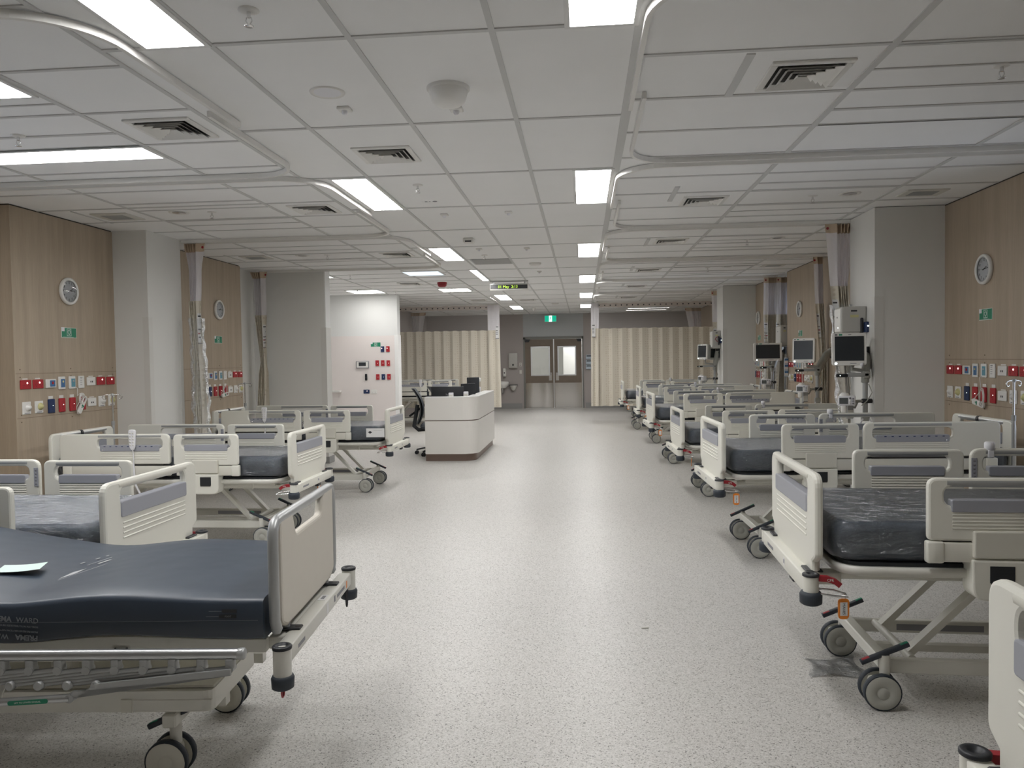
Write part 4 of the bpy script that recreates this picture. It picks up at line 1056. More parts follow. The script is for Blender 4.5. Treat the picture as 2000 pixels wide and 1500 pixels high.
remote('grey remote clipped on the rail of the bed under the second desk-side clock', (-3.60, 8.471, .84)); remote('grey remote clipped on the rail of the raised bed behind the desk', (-3.62, 17.051, .92))
# orange key tags on the hooks
def key_tag(label, loc, rz, txt=None):
    t = thing('key_tag', label, 'tag', loc, rz, 'orange key tags on bed hooks')
    q = G(); q.plate(rpoly([(-.022, -.105), (.022, -.105), (.024, -.02), (-.024, -.02)], [.016, .016, .016, .016], 4), [], .005, M['orange'], FR(0, 0, 0), .0015); q.build('tag_holder', t)
    q = G(); q.box(-.015, .015, -.0034, .0034, -.09, -.035, M['paperw']); c = q.build('paper_insert', t)
    if txt: q = G(); q.text(txt, .0155, M['ink'], FR(0, -.0035, -.0625) @ Matrix.Rotation(-PI / 2, 4, 'Z'), .0003); q.build('lettering', c)
    q = G(); q.tube([(.0 + .008 * math.sin(2 * PI * i / 12), 0, -.014 + .012 * math.cos(2 * PI * i / 12)) for i in range(12)], .0012, M['chrome'], 6, True); q.build('split_ring', t); return t
key_tag('orange key tag lettered in black on the sixth bed from the monitor-side curtain', (1.045, 3.225, .527), .1, 'MAV85')
key_tag('orange key tag on the fifth bed from the monitor-side curtain', (1.095, 5.69, .527), .1, '11WLW'); key_tag('orange key tag edge-on on the lowered fourth bed from the monitor-side curtain', (1.13, 8.25, .452), 1.35)
key_tag('orange key tag on the third bed from the monitor-side curtain', (1.06, 10.84, .512), .1); key_tag('orange key tag on the second bed from the monitor-side curtain', (1.08, 13.49, .512), .1)
key_tag('orange key tag on the bed directly before the monitor-side curtain', (.93, 16.14, .527), .1); key_tag('orange key tag under the bumper bar of the bed below the first desk-side clock', (-2.335, 6.62, .455), PI / 2 - .2, 'A')
# leaflet on the third desk-side bed
t = thing('leaflet', 'white leaflet with arrow tucked in the wrap of the third desk-side bed', 'leaflet', (-2.34, 8.533, .70))
q = G(); q.box(-.105, .105, -.004, -.002, -.055, .045, M['paperw']); q.build('sheet', t); q = G(); q.prism([(-.085, 0), (-.06, .016), (-.035, 0), (-.06, -.016)], 0, .0004, M['ink'], FR(0, -.004, 0)); q.box(-.02, .08, -.0045, -.004, .02, .022, M['inkgrey']); q.build('printing', t)
# ============================================= the unwrapped bed with folding rods
t = thing('rod_rail_bed', 'unwrapped bed with slate mattress, beige board and fold-down rod rails', 'bed', (-1.03, 2.92, 0), .074)
sp = M['steelpaint']; sl = M['silver']
q = G(); q.box(-.04, .014, -.45, .45, .497, .552, sp, .005, 2); q.box(-.10, -.03, -.33, .33, .50, .545, sp, .004)
bar = q.build('bumper_bar', t)
q = G()
for a, b, m_, z0, z1 in ((-.36, -.28, 'inkgrey', .515, .528), (.02, .05, 'paperw', .505, .545), (.14, .16, 'inkgrey', .515, .54), (.19, .32, 'inkgrey', .518, .532), (.35, .37, 'orange', .51, .54)): q.box(.0142, .0148, a, b, z0, z1, M[m_])
q.box(-.03, .0, .05, .12, .5522, .5528, M['paperw']); q.box(-.022, -.008, .065, .105, .5528, .5533, M['inkgrey']); q.build('bar_sticker', bar)
for s in (-1, 1):
    q = G(); q.cyl((-.004, s * .48, .47), (-.004, s * .48, .562), .030, sp, 24); po = q.build('bumper_post', t)
    q = G(); q.lathe([(.032, 0), (.033, .008), (.029, .012), (.019, .012), (.017, .004), (0, .003)], M['black'], Matrix.Translation((-.004, s * .48, .558)), 24); q.build('post_cap', po)
    q = G(); q.lathe([(.028, .425), (.036, .430), (.038, .462), (.034, .470), (.028, .472)], M['rubber'], Matrix.Translation((-.004, s * .48, 0)), 24); q.build('bumper_buffer', po)
    q = G(); q.box(-.075, .0, s * .27 - .022, s * .27 + .022, .551, .560, M['black'], .003); q.lathe([(.012, 0), (.008, .001)], M['dark'], Matrix.Translation((-.012, s * .27, .5605)), 12); q.build('board_clip', bar)
q = G(); q.tube([(-.004, -.482 + .012 * math.sin(a * PI / 6), .415 + .018 * math.cos(a * PI / 6)) for a in range(12)], .0035, M['darkred'], 6, True); q.build('red_strap', t)
q = G(); q.tube([(.004, .40 + .012 * math.sin(a * PI / 6), .46 + .045 * math.cos(a * PI / 6)) for a in range(12)], .004, M['ink'], 6, True); q.build('black_strap', t)
# foot board in its tube frame
fx = -.055; zt = .962
o = rpoly([(-.36, .60), (-.30, .572), (.30, .572), (.36, .60), (.36, zt + .002), (.215, zt + .002), (.175, .872), (-.175, .872), (-.215, zt + .002), (-.36, zt + .002)], [.03, .03, .03, .03, .012, .016, .025, .025, .016, .012], 5)
q = G(); q.plate(o, [], .034, M['board'], YZ(fx), .010); fb = q.build('footboard', t)
q = G(); pts = [(fx, -.375, .592)] + [(fx, y, z) for y, z in [(-.392, .62), (-.394, .75), (-.394, .88), (-.390, .925), (-.372, .952), (-.34, zt - .005)]] + [(fx, 0, zt - .005)] + [(fx, -y, z) for y, z in [(-.34, zt - .005), (-.372, .952), (-.390, .925), (-.394, .88), (-.394, .75), (-.392, .62)]] + [(fx, .375, .592)]
q.tube(pts, .0185, sl, 14)
for s in (-1, 1): q.lathe([(0, -.021), (.012, -.017), (.021, 0), (.012, .017), (0, .021)], sl, Matrix.Translation((fx, s * .375, .588)), 16); q.cyl((fx, s * .27, .555), (fx, s * .27, .60), .014, sl, 12)
q.build('tube_frame', fb)
# deck and mattress with a gentle knee rise
def knee(x):            # extra height along the bed
    u = -x
    return .018 * math.exp(-((u - .62) / .28) ** 2) + .0 + (.0 if u < .95 else .18 * (u - .95) ** 1.5) - .012 * math.exp(-((u - .95) / .2) ** 2)
q = G(); n = 30
for s in (-1, 1): q.sweep([(-.09 - 1.9 * i / n, s * .37, .532 + knee(-.09 - 1.9 * i / n) * .8) for i in range(n + 1)], [(-.016, -.022), (.016, -.022), (.016, .022), (-.016, .022)], sp, up=(0, 0, 1), smooth=False)
q.grid(lambda u, v: (-.10 - 1.9 * u, -.39 + .78 * v, .558 + knee(-.10 - 1.9 * u)), 30, 2, M['creamdk'])
q.box(-2.0, -.70, -.33, -.29, .46, .51, sp, .004); q.box(-2.0, -.70, .29, .33, .46, .51, sp, .004)
q.box(-.62, -.56, -.386, -.383, .515, .54, M['creamdk']);
for x in (-.57, -.61): q.cyl((x, -.386, .527), (x, -.390, .527), .004, M['ink'], 8)
q.build('deck_frame', t)
rings = []; N = 44; x0, x1, yw = -.085, -2.06, .425
for i in range(N + 1):
    u = i / N; x = x0 + (x1 - x0) * u; e = .012 if i in (0, N) else (.003 if i in (1, N - 1) else 0); k = knee(x)
    zb, zt2 = .563 + k, .706 + k
    prof = [(-yw + .02, zb), (-yw, zb + .015), (-yw - .004, (zb + zt2) / 2), (-yw, zt2 - .018), (-yw + .006, zt2 - .006), (-yw + .022, zt2 - .001)]
    prof += [(-yw + .022 + (2 * yw - .044) * j / 8, zt2 - .001 + .004 * math.sin(PI * j / 8) + .0025 * math.sin(7 * x + j)) for j in range(1, 8)]
    prof += [(-y, z) for y, z in prof[5::-1]]
    rings.append([(x + (1 if i == 0 else -1 if i == N else 0) * 0, y * (1 - e), zb + (z - zb) * (1 - e) + e * .05) for y, z in prof])
q = G(); loft(q, rings, M['mattress2']); mt = q.build('mattress', t)
q = G(); ys = -yw - .0052
def side(x, z): return frame((x, ys, z), (1, 0, 0), (0, 0, 1))
sk = side(-.955, .655 + knee(-.955)) @ Matrix.Rotation(-.075, 4, 'Z')
q.text('PREMA', .025, M['print'], sk @ Matrix.Translation((.017, 0, 0)), .0005, 'RIGHT', .0006); q.text('WARD', .025, M['print'], sk @ Matrix.Translation((.11, 0, 0)), .0005, 'RIGHT')
q.text('PRESSURE REDISTRIBUTION MATTRESS', .0085, M['print'], sk @ Matrix.Translation((.11, -.021, 0)), .0004, 'RIGHT')
sk = sk @ Matrix.Translation((0, -.068, 0)) @ Matrix.Rotation(PI, 4, 'Z')
q.text('PREMA', .025, M['print'], sk @ Matrix.Translation((-.11, -.01, 0)), .0005, 'LEFT', .0006); q.text('WARD', .025, M['print'], sk @ Matrix.Translation((-.01, -.01, 0)), .0005, 'LEFT')
q.text('PRESSURE REDISTRIBUTION MATTRESS', .0085, M['print'], sk @ Matrix.Translation((-.11, -.031, 0)), .0004, 'LEFT')
kb = side(-.20, .668)
for dx, dz, a, b in ((0, 0, -.02, .03), (0, -.018, -.03, .028)):
    q.box(a, b, dz - .006, dz + .006, 0, .0006, M['ink'], M=kb); q.box(a - .045, a - .002, dz - .0006, dz + .0006, 0, .0006, M['print'], M=kb)
q.text('HEAD  FOOT' if 0 else 'FOOT', .008, M['print'], kb @ Matrix.Translation((0, -.018, .0006)), .0003)
q.box(-2.0, -.10, ys + .001, ys + .0016, .635, .6358, M['print'])
q.build('side_printing', mt)
q = G()
def topm(x, y, a): return frame((x, y, .7095 + knee(x)), (math.cos(a), math.sin(a), 0), (-math.sin(a), math.cos(a), 0))
tm = topm(-.93, .06, PI / 2 - .25) @ Matrix.Scale(.72, 4)
for a, b, c, d in ((-.30, .34, -.062, -.059), (-.02, .16, .022, .026), (.02, .11, -.02, -.004), (-.26, -.22, .05, .07), (.10, .13, .075, .085), (.0, .03, .085, .095), (.17, .19, .07, .08)): q.box(a, b, c, d, 0, .0006, M['printlt'], M=tm)
q.prism([(-.28, -.045), (-.18, -.05), (-.08, -.028), (-.16, -.015)], 0, .0007, M['printlt'], tm)
q.build('top_printing', mt)
# folded rod rail
RA, RB = -.12, -1.62
q = G(); q.sweep([(RA, -.545, .567), (RB, -.545, .567)], [(-.012, -.014), (.012, -.014), (.016, -.006), (.016, .008), (.008, .016), (-.008, .016), (-.016, .008), (-.016, -.006)], M['alu'], up=(0, 0, 1))
q.lathe([(.017, 0), (.019, .006), (.019, .020), (.015, .024), (0, .025)], sl, Matrix.Translation((RA - .006, -.545, .567)) @ Matrix.Rotation(PI / 2, 4, 'Y'), 16)
tr = q.build('folding_siderail', t)
q = G(); q.box(-1.9, -.5, -.520, -.512, .475, .505, sp, .003); q.prism([(-.99, .475), (-.90, .475), (-.92, .415), (-.97, .415)], 0, .006, sp, frame((0, -.512, 0), (1, 0, 0), (0, 0, 1))); q.build('lower_link_bar', tr)
for k in range(14):
    x = RA - .03 - k * .0925; q = G()
    q.box(x - .014, x + .014, -.563, -.532, .520, .556, sl, .006, 2); q.cyl((x, -.565, .522), (x, -.530, .522), .014, sl, 12)
    q.cyl((x - .012, -.552, .522), (x - .43, -.552, .476), .0085, sl, 10)
    q.cyl((x - .43, -.572, .476), (x - .43, -.530, .476), .0155, sl, 14, bev=.003)
    q.build('rail_rod', tr)
q = G(); q.prism([(RA - .02, .528), (RA - .46, .484), (RA - .52, .440), (RA - .535, .447), (RA - .53, .46), (RA - .30, .468 - .0), (RA - .02, .508)], 0, .01, sl, frame((0, -.566, 0), (1, 0, 0), (0, 0, 1))); q.build('flat_arm', tr)
q = G(); q.cyl((-.66, -.57, .438), (-.92, -.57, .424), .013, M['alu'], 14); q.cyl((-.92, -.57, .424), (-.97, -.57, .421), .009, M['chrome'], 12); q.cyl((-.66, -.58, .438), (-.66, -.545, .438), .014, sl, 12); q.lathe([(0, -.014), (.010, -.008), (.010, .008), (0, .012)], M['chrome'], Matrix.Translation((-.985, -.57, .42)), 10)
gs = q.build('gas_strut', tr)
q = G(); q.plate(rrect(-.065, -.0075, .065, .0075, .0075, 4), [], .002, M['green'], frame((-.79, -.5836, .4305), (1, 0, .054), (-.054, 0, 1)), .0005)
q.text('LIFT TO LOWER SIDERAIL', .0075, M['signwhite'], frame((-.79, -.5848, .4305), (1, 0, .054), (-.054, 0, 1)), .0002); q.build('green_label', gs)
# base cover, beam, castors
q = G(); bx = rpoly([(-.30, -.34), (-.30, .10), (-1.95, .10), (-1.95, -.34)], .03, 3)
q.prism(bx, .285, .358, sp); q.box(-.62, -.58, -.345, -.335, .285, .33, M['creamdk']); q.box(-.585, -.30, -.3425, -.335, .288, .33, sp, .003); q.box(-1.92, -.30, -.32, .08, .358, .368, M['creamdk'], .005)
q.build('base_cover', t)
q = G(); q.box(-.50, -.45, -.30, .32, .205, .255, sp, .005); q.box(-1.95, -1.90, -.30, .32, .205, .255, sp, .005)
for y in (-.2, .2): q.box(-1.9, -.30, y - .02, y + .02, .25, .29, sp)
for s in (-1, 1):
    for x in (-.9, -1.5): q.box(x - .04, x + .04, s * .2 - .02, s * .2 + .02, .36, .50, sp)
q.build('base_frame', t)
for x in (-.475, -1.93):
    for y in (-.245, .31): make_castor(t, x, y, 'creamdk', .077, True, -1, 1)
# the pale note on it
q = G(); q.grid(lambda u, v: (-.075 + .15 * u, -.05 + .10 * v, .004 + .006 * abs(u - .5) ** 1.5 * 2 + .002 * v), 8, 4, M['paper'])
q.box(-.076, -.074, -.05, .05, 0, .004, M['ink'])  # dark strip painted in as the shadow under the note's edge, not print
o = q.build('paper_note', None, None, Matrix.Translation((-2.14, 2.745, .727)) @ Matrix.Rotation(.35, 4, 'Z')); tag(o, 'small pale mint paper note lying on the unwrapped slate mattress', 'note')

# ====================================================== the nurse desk and its chairs
t = thing('nurse_desk', 'white two-tier nurse desk with rounded corner, dark groove and bronze plinth', 'desk', (-1.95, 12.4, 0))
def dpoly(ins, inner, r=.26):
    x0, x1, y0, y1 = -.395, .385, -1.095, 1.15
    out = rpoly([(x0, y0 + ins), (x1 - ins, y0 + ins), (x1 - ins, y1)], [0, r, 0], 10)
    inn = rpoly([(x1 - inner, y1), (x1 - inner, y0 + inner), (x0, y0 + inner)], [0, .08, 0], 4)
    return out + inn
q = G(); q.prism(dpoly(0, .16), .108, .598, M['desk']); q.build('lower_panel', t)
q = G(); q.prism(dpoly(.014, .15), .598, .612, M['bronze']); q.build('groove', t)
q = G(); q.prism(dpoly(0, .16), .612, .945, M['desk']); q.build('upper_panel', t)
q = G(); q.prism(dpoly(-.003, .165), .945, .957, M['desktop']); q.build('counter_ledge', t)
q = G(); q.prism(dpoly(.035, .14, .23), 0, .108, M['bronze']); q.build('plinth', t)
q = G(); q.box(-.39, .225, -.93, -.30, .71, .74, M['desktop'], .004); q.box(-.25, .225, -.30, 1.14, .71, .74, M['desktop'], .004); q.box(-.39, -.36, -.93, -.35, .0, .71, M['desk']); q.box(-.25, .22, 1.10, 1.14, 0, .71, M['desk']); q.build('worktop', t)
def monitor(label, loc, rz, w, h, logo=False):
    t = thing('computer_monitor', label, 'monitor', loc, rz)
    q = G(); q.box(-w / 2, w / 2, -.02, .018, .09, .09 + h, M['black'], .008, 2); b = q.build('monitor_back', t)
    q = G(); q.box(-w / 2 + .012, w / 2 - .012, .0185, .0195, .105, .08 + h, M['screen']); q.build('display', t)
    q = G(); q.box(-.03, .03, -.04, -.015, .01, .20, M['black'], .006); q.box(-.11, .11, -.10, .08, 0, .012, M['black'], .005); q.build('monitor_stand', t)
    if logo: q = G(); q.text('hp', .05, M['inkgrey'], FR(0, -.0205, .09 + h * .55), .0004); q.build('logo', t)
monitor('wide black monitor with pale logo behind the desk front', (-2.06, 11.66, .74), 0, .50, .27, True); monitor('black monitor turned beside the wide one at the desk corner', (-1.80, 12.05, .74), .75, .26, .30)
monitor('taller black monitor angled away on the desk wing', (-1.82, 12.75, .74), .8, .24, .38)
t = thing('desk_lamp', 'small white hooded object standing beside the taller black monitor', 'lamp', (-1.79, 13.15, .74)); q = G(); q.lathe([(.06, 0), (.06, .012), (.012, .02), (.010, .40)], M['white'], n=14); q.build('stand', t); q = G(); q.box(-.05, .05, -.04, .04, .38, .45, M['white'], .02, 2); q.build('hood', t)
for x, y, h, s in [(-1.98, 11.515, .27, 'small grey phone stand behind the desk front'), (-1.77, 11.62, .28, 'grey holder at the rounded desk corner'), (-1.765, 12.3, .29, 'pale holder beside the angled monitor on the desk wing'), (-1.765, 13.0, .30, 'pale file holder farther along the desk wing')]:
    q = G(); q.box(x - .035, x + .035, y - .03, y + .03, .74, .74 + h, M['dialgrey'], .006); q.box(x - .03, x + .03, y - .034, y - .029, .78, .74 + h - .03, M['offwhite']); tag(q.build('desk_holder'), s, 'holder')

def office_chair(label, loc, rz):
    t = thing('office_chair', label, 'chair', loc, rz, 'black office chairs'); B = M['black']
    q = G(); q.cyl((0, 0, .07), (0, 0, .40), .026, B, 12); q.cyl((0, 0, .30), (0, 0, .42), .018, M['silver'], 12); q.build('gas_column', t)
    q = G(); cushion(q, -.22, .25, -.24, .24, .43, .50, .07, M['rubber'], .025); q.box(-.15, .15, -.10, .10, .39, .435, B, .01); q.build('seat', t)
    q = G(); q.grid(lambda u, v: (-.24 - .03 * math.sin(PI * v) * -1 - .10 * v ** 2 + .06 * math.sin(2.6 * v) - .03 * (1 - (2 * u - 1) ** 2), -.22 * (1 - .12 * v) + .44 * (1 - .12 * v) * u, .50 + .56 * v), 10, 14, M['rubber'])
    q.grid(lambda u, v: (-.265 - .03 * math.sin(PI * v) * -1 - .10 * v ** 2 + .06 * math.sin(2.6 * v) - .03 * (1 - (2 * u - 1) ** 2), .22 * (1 - .12 * v) - .44 * (1 - .12 * v) * u, .50 + .56 * v), 10, 14, M['rubber'])
    q.sweep([(-.10, 0, .41), (-.26, 0, .40), (-.33, 0, .46), (-.30, 0, .62), (-.27, 0, .80)], [(-.03, -.012), (.03, -.012), (.03, .012), (-.03, .012)], B, up=(0, 1, 0)); q.build('backrest', t)
    for s in (-1, 1):
        q = G(); q.tube([(-.02, s * .20, .42), (-.02, s * .29, .44), (-.02, s * .30, .64)], .016, B, 8); q.box(-.12, .12, s * .30 - .035, s * .30 + .035, .64, .665, B, .01); q.build('armrest', t)
    for k in range(5):
        a = 2 * PI * k / 5 + .35; c, s = math.cos(a), math.sin(a); q = G()
        q.sweep([(c * .02, s * .02, .12), (c * .18, s * .18, .105), (c * .31, s * .31, .075)], [(-.022, -.012), (.022, -.012), (.016, .012), (-.016, .012)], B, up=(0, 0, 1)); l = q.build('star_leg', t)
        q = G(); mm = Matrix.Translation((c * .31, s * .31, .03)) @ Matrix.Rotation(a, 4, 'Z') @ Matrix.Rotation(PI / 2, 4, 'X'); q.lathe([(.03, -.024), (.03, -.004), (.014, -.003), (.014, .003), (.03, .004), (.03, .024)], B, mm, 16); q.cyl((c * .31, s * .31, .04), (c * .31, s * .31, .075), .008, B, 8); q.build('castor_wheel', l)
    return t
c0 = office_chair('black office chair pulled up at the open end of the nurse desk', (-2.36, 12.15, 0), .15)
dup(c0, (-2.30, 13.1, 0), .35, 'second black office chair, behind the first, mostly hidden by the nurse desk')

# ============================================================== curtains
def lerp_prof(prof, z):
    for a, b in zip(prof, prof[1:]):
        if b[0] <= z <= a[0]:
            u = (a[0] - z) / (a[0] - b[0]); return [a[i] + (b[i] - a[i]) * u for i in (1, 2)]
    return prof[0][1:3] if z > prof[0][0] else prof[-1][1:3]
def bunch(label, y, prof, lead, zb=.36, double=False, wrap=False):
    """a drawn-back curtain: a flat leading strip and a packed bundle of pleats"""
    xc = sum(prof[0][1:3]) / 2; t = thing('privacy_curtain', label, 'curtain', (xc, y, H - .04), 0, 'drawn-back bed curtains')
    N = 60
    def path(u, xa, xb, amp):
        if lead > 0: xa, xb = xb, xa           # lead end is the first
        w = xb - xa
        if double and u > .5: u2, off = (u - .5) * 2, .5
        else: u2, off = (u * 2 if double else u), 0
        ww = w / 2 if double else w
        if u2 < .28: px, py = u2 / .28 * .42 * ww, -.075 + .02 * math.sin(u2 * 11)
        else:
            k = (u2 - .28) / .72; px = .36 * ww + .64 * ww * k; py = -.01 + amp * math.sin(k * 2 * PI * 5.5)
        return xa + off * w + px, py
    def surf(z0, z1, m, name, nz, amp=.055):
        q = G()
        def f(u, v):
            z = z0 + (z1 - z0) * v; xa, xb = lerp_prof(prof, z); x, py = path(u, xa, xb, amp)
            return (x - xc, py + .006 * math.sin(9 * z + 20 * u), z - H + .04)
        q.grid(f, N, nz, m); return q.build(name, t)
    hd = surf(2.815, 2.725, M['header'], 'curtain_header', 2); surf(2.725, 2.19, M['net'], 'net_panel', 8, .025); fb = surf(2.19, zb, M['curtain'], 'fabric_panel', 24)
    q = G(); starts = (0, .5) if double else (0,)
    for st in starts:
        def strip(u, v, a=st):
            z = 2.055 - .32 * v; xa, xb = lerp_prof(prof, z); x, py = path(a + (.03 + .22 * u) * (.5 if double else 1), xa, xb, .055); return (x - xc, py - .004, z - H + .04)
        q.grid(strip, 4, 4, M['paperw'])
        for k, (v, u0, u1, m_) in enumerate([(.08, .1, .8, 'ink'), (.30, .1, .25, 'inkgrey'), (.52, .08, .28, 'ink'), (.53, .35, .85, 'inkgrey'), (.66, .08, .28, 'navy'), (.67, .35, .9, 'darkred'), (.80, .08, .28, 'ink'), (.80, .35, .85, 'inkgrey')]):
            def ln(u, w, a=st, v=v, u0=u0, u1=u1):
                p = strip(u0 + (u1 - u0) * u, v + .045 * w, a); return (p[0], p[1] - .002, p[2])
            q.grid(ln, 3, 1, M[m_])
        def hem(u, w, a=st):
            p = strip(u, 1.02 + .03 * w, a); return (p[0], p[1] - .002, p[2])
        q.grid(hem, 3, 1, M['inkgrey'])
    q.build('notice_patch', fb)
    q = G(); xa, xb = prof[0][1:3]; x = xb if lead > 0 else xa
    for st in starts:
        px, py = path(st + .02, xa, xb, .05); q.lathe([(.014, 0), (.012, .002), (0, .002)], M['darkred'], frame((px - xc + (-.02 if lead > 0 else .02), py - .003, -.045), (1, 0, 0), (0, 0, 1)), 10)
    q.build('hook_grommet', hd)
    q = G(); w = abs(xb - xa)
    for k in range(5): q.box(xa - xc + w * (.1 + .2 * k) - .003, xa - xc + w * (.1 + .2 * k) + .003, -.004, .004, -.015, .02, M['white'])
    q.build('glider', hd)
    if wrap:
        q = G()
        def f(u, v):
            z = 2.0 - 1.6 * v; xa, xb = lerp_prof(prof, z); a = PI + PI * u; r = abs(xb - xa) * .56 * (1 + .1 * math.sin(13 * z) + .08 * math.sin(31 * z + 5 * u))
            return ((xa + xb) / 2 - xc + r * math.cos(a), -.03 + .11 * math.sin(a) + .008 * math.sin(40 * z + 9 * u), z - H + .04)
        q.grid(f, 14, 46, M['film']); q.build('plastic_sleeve', fb)
    return t
bunch('plastic-sleeved drawn curtain hanging behind the large desk-side pillar', 8.2, [(2.82, -4.345, -4.08), (2.70, -4.33, -4.09), (2.55, -4.30, -4.12), (2.17, -4.30, -4.14), (1.56, -4.27, -4.13), (1.42, -4.28, -4.11), (.83, -4.27, -4.10), (.3, -4.27, -4.08)], 1, wrap=True)
bunch('drawn beige curtain hanging against the wide grey return wall', 10.9, [(2.82, -4.80, -4.51), (2.70, -4.745, -4.535), (2.19, -4.735, -4.535), (1.50, -4.655, -4.555), (1.36, -4.69, -4.525), (.89, -4.73, -4.525), (.3, -4.74, -4.51)], 1)
bunch('large drawn curtain beside the monitor on the big pillar', 8.17, [(2.82, 2.445, 2.745), (2.7, 2.455, 2.735), (2.17, 2.50, 2.69), (1.5, 2.545, 2.74), (.78, 2.60, 2.785), (.3, 2.62, 2.80)], -1, wrap=True)
bunch('slanting drawn curtain on the timber wall behind the second monitor', 10.86, [(2.83, 3.10, 3.25), (2.72, 3.11, 3.25), (2.19, 3.13, 3.26), (1.45, 3.19, 3.29), (.8, 3.17, 3.30), (.3, 3.17, 3.30)], -1)
bunch('wide doubled drawn curtain with two notices in the recess behind the wide monitor', 13.5, [(2.83, 3.06, 3.47), (2.72, 3.055, 3.465), (2.19, 3.05, 3.455), (.9, 3.06, 3.40), (.3, 3.06, 3.40)], -1, double=True)
bunch('drawn curtain at the smaller far pillar on the monitor side', 16.0, [(2.83, 2.59, 2.86), (2.72, 2.60, 2.855), (2.19, 2.615, 2.845), (.82, 2.68, 2.85), (.3, 2.69, 2.86)], -1)
bunch('drawn curtain hanging behind the netting of the closed desk-side curtain', 21.0, [(2.82, -4.70, -4.25), (2.72, -4.68, -4.28), (2.19, -4.62, -4.38), (.8, -4.62, -4.40), (.3, -4.6, -4.4)], 1)
bunch('drawn curtain hanging behind the netting of the closed monitor-side curtain', 21.3, [(2.82, 2.75, 3.2), (2.72, 2.78, 3.2), (2.19, 2.88, 3.2), (.8, 2.9, 3.2), (.3, 2.9, 3.2)], -1)

def closed(label, x0, x1, y, lead, zb=.34):
    """a curtain drawn right across: regular box folds, dotted header, thin netting above"""
    xc = (x0 + x1) / 2; t = thing('privacy_curtain', label, 'curtain', (xc, y, H - .04)); L = x1 - x0; nf = round(L / .235); N = nf * 8
    def yy(u):
        s = (u * nf) % 1.0; return .034 * (s / .66 if s < .66 else 1 - (s - .66) / .34) - .02
    def surf(z0, z1, m, name, nz, x0=x0, x1=x1):
        q = G(); q.grid(lambda u, v: (x0 + (x1 - x0) * u - xc, yy(u) * (.35 + .65 * min(1, (2.83 - (z0 + (z1 - z0) * v)) / .6)), z0 + (z1 - z0) * v - H + .04 + .006 * math.sin(u * nf * 2 * PI)), N, nz, m, smooth=False); return q.build(name, t)
    hd = surf(2.815, 2.715, M['headerpale'], 'curtain_header', 1); surf(2.715, 2.21, M['netthin'], 'net_panel', 4); fb = surf(2.21, zb, M['curtain'], 'fabric_panel', 8)
    q = G(); n = int(L / .135)
    for k in range(n + 1):
        u = (k + .3) / (n + .6); q.lathe([(.016, 0), (.014, .003), (0, .003)], M['ink'], frame((x0 + L * u - xc, yy(u) * .4 - .004 - .006, -.052), (1, 0, 0), (0, 0, 1)), 8)
    q.build('grommet_row', hd)
    # doubled leading edge
    a, b = (x1 - .26, x1 + .03) if lead > 0 else (x0 - .03, x0 + .16)
    q = G(); q.grid(lambda u, v: (a + (b - a) * u - xc, -.07 - .02 * math.sin(u * PI * 3), 2.815 - .605 * v - H + .04), 12, 6, M['net']); q.build('folded_net', t)
    q = G(); q.grid(lambda u, v: (a + (b - a) * u + .03 * lead * v * .5 - xc, -.07 - .02 * math.sin(u * PI * 3), 2.21 - (2.21 - zb) * v - H + .04), 12, 8, M['curtain']); fe = q.build('folded_edge', t)
    c = b - .10 if lead > 0 else a + .02
    q = G(); q.box(c - xc, c + .085 - xc, -.098, -.095, -.80, -.50, M['paperw'])
    for k, z in enumerate((-.53, -.62, -.67, -.71)): q.box(c + .01 - xc, c + (.07 if k == 0 else .055) - xc, -.0995, -.098, z - .008, z + .008, M['ink' if k < 2 else 'inkgrey'])
    q.box(c - xc, c + .085 - xc, -.0995, -.096, -.815, -.80, M['inkgrey']); q.build('notice_patch', fe)
    return t
closed('closed beige curtain with dotted header drawn across behind the nurse desk', -4.74, -2.02, 18.72, 1)
closed('closed beige curtain with dotted header drawn across on the monitor side', .24, 3.10, 18.80, -1)
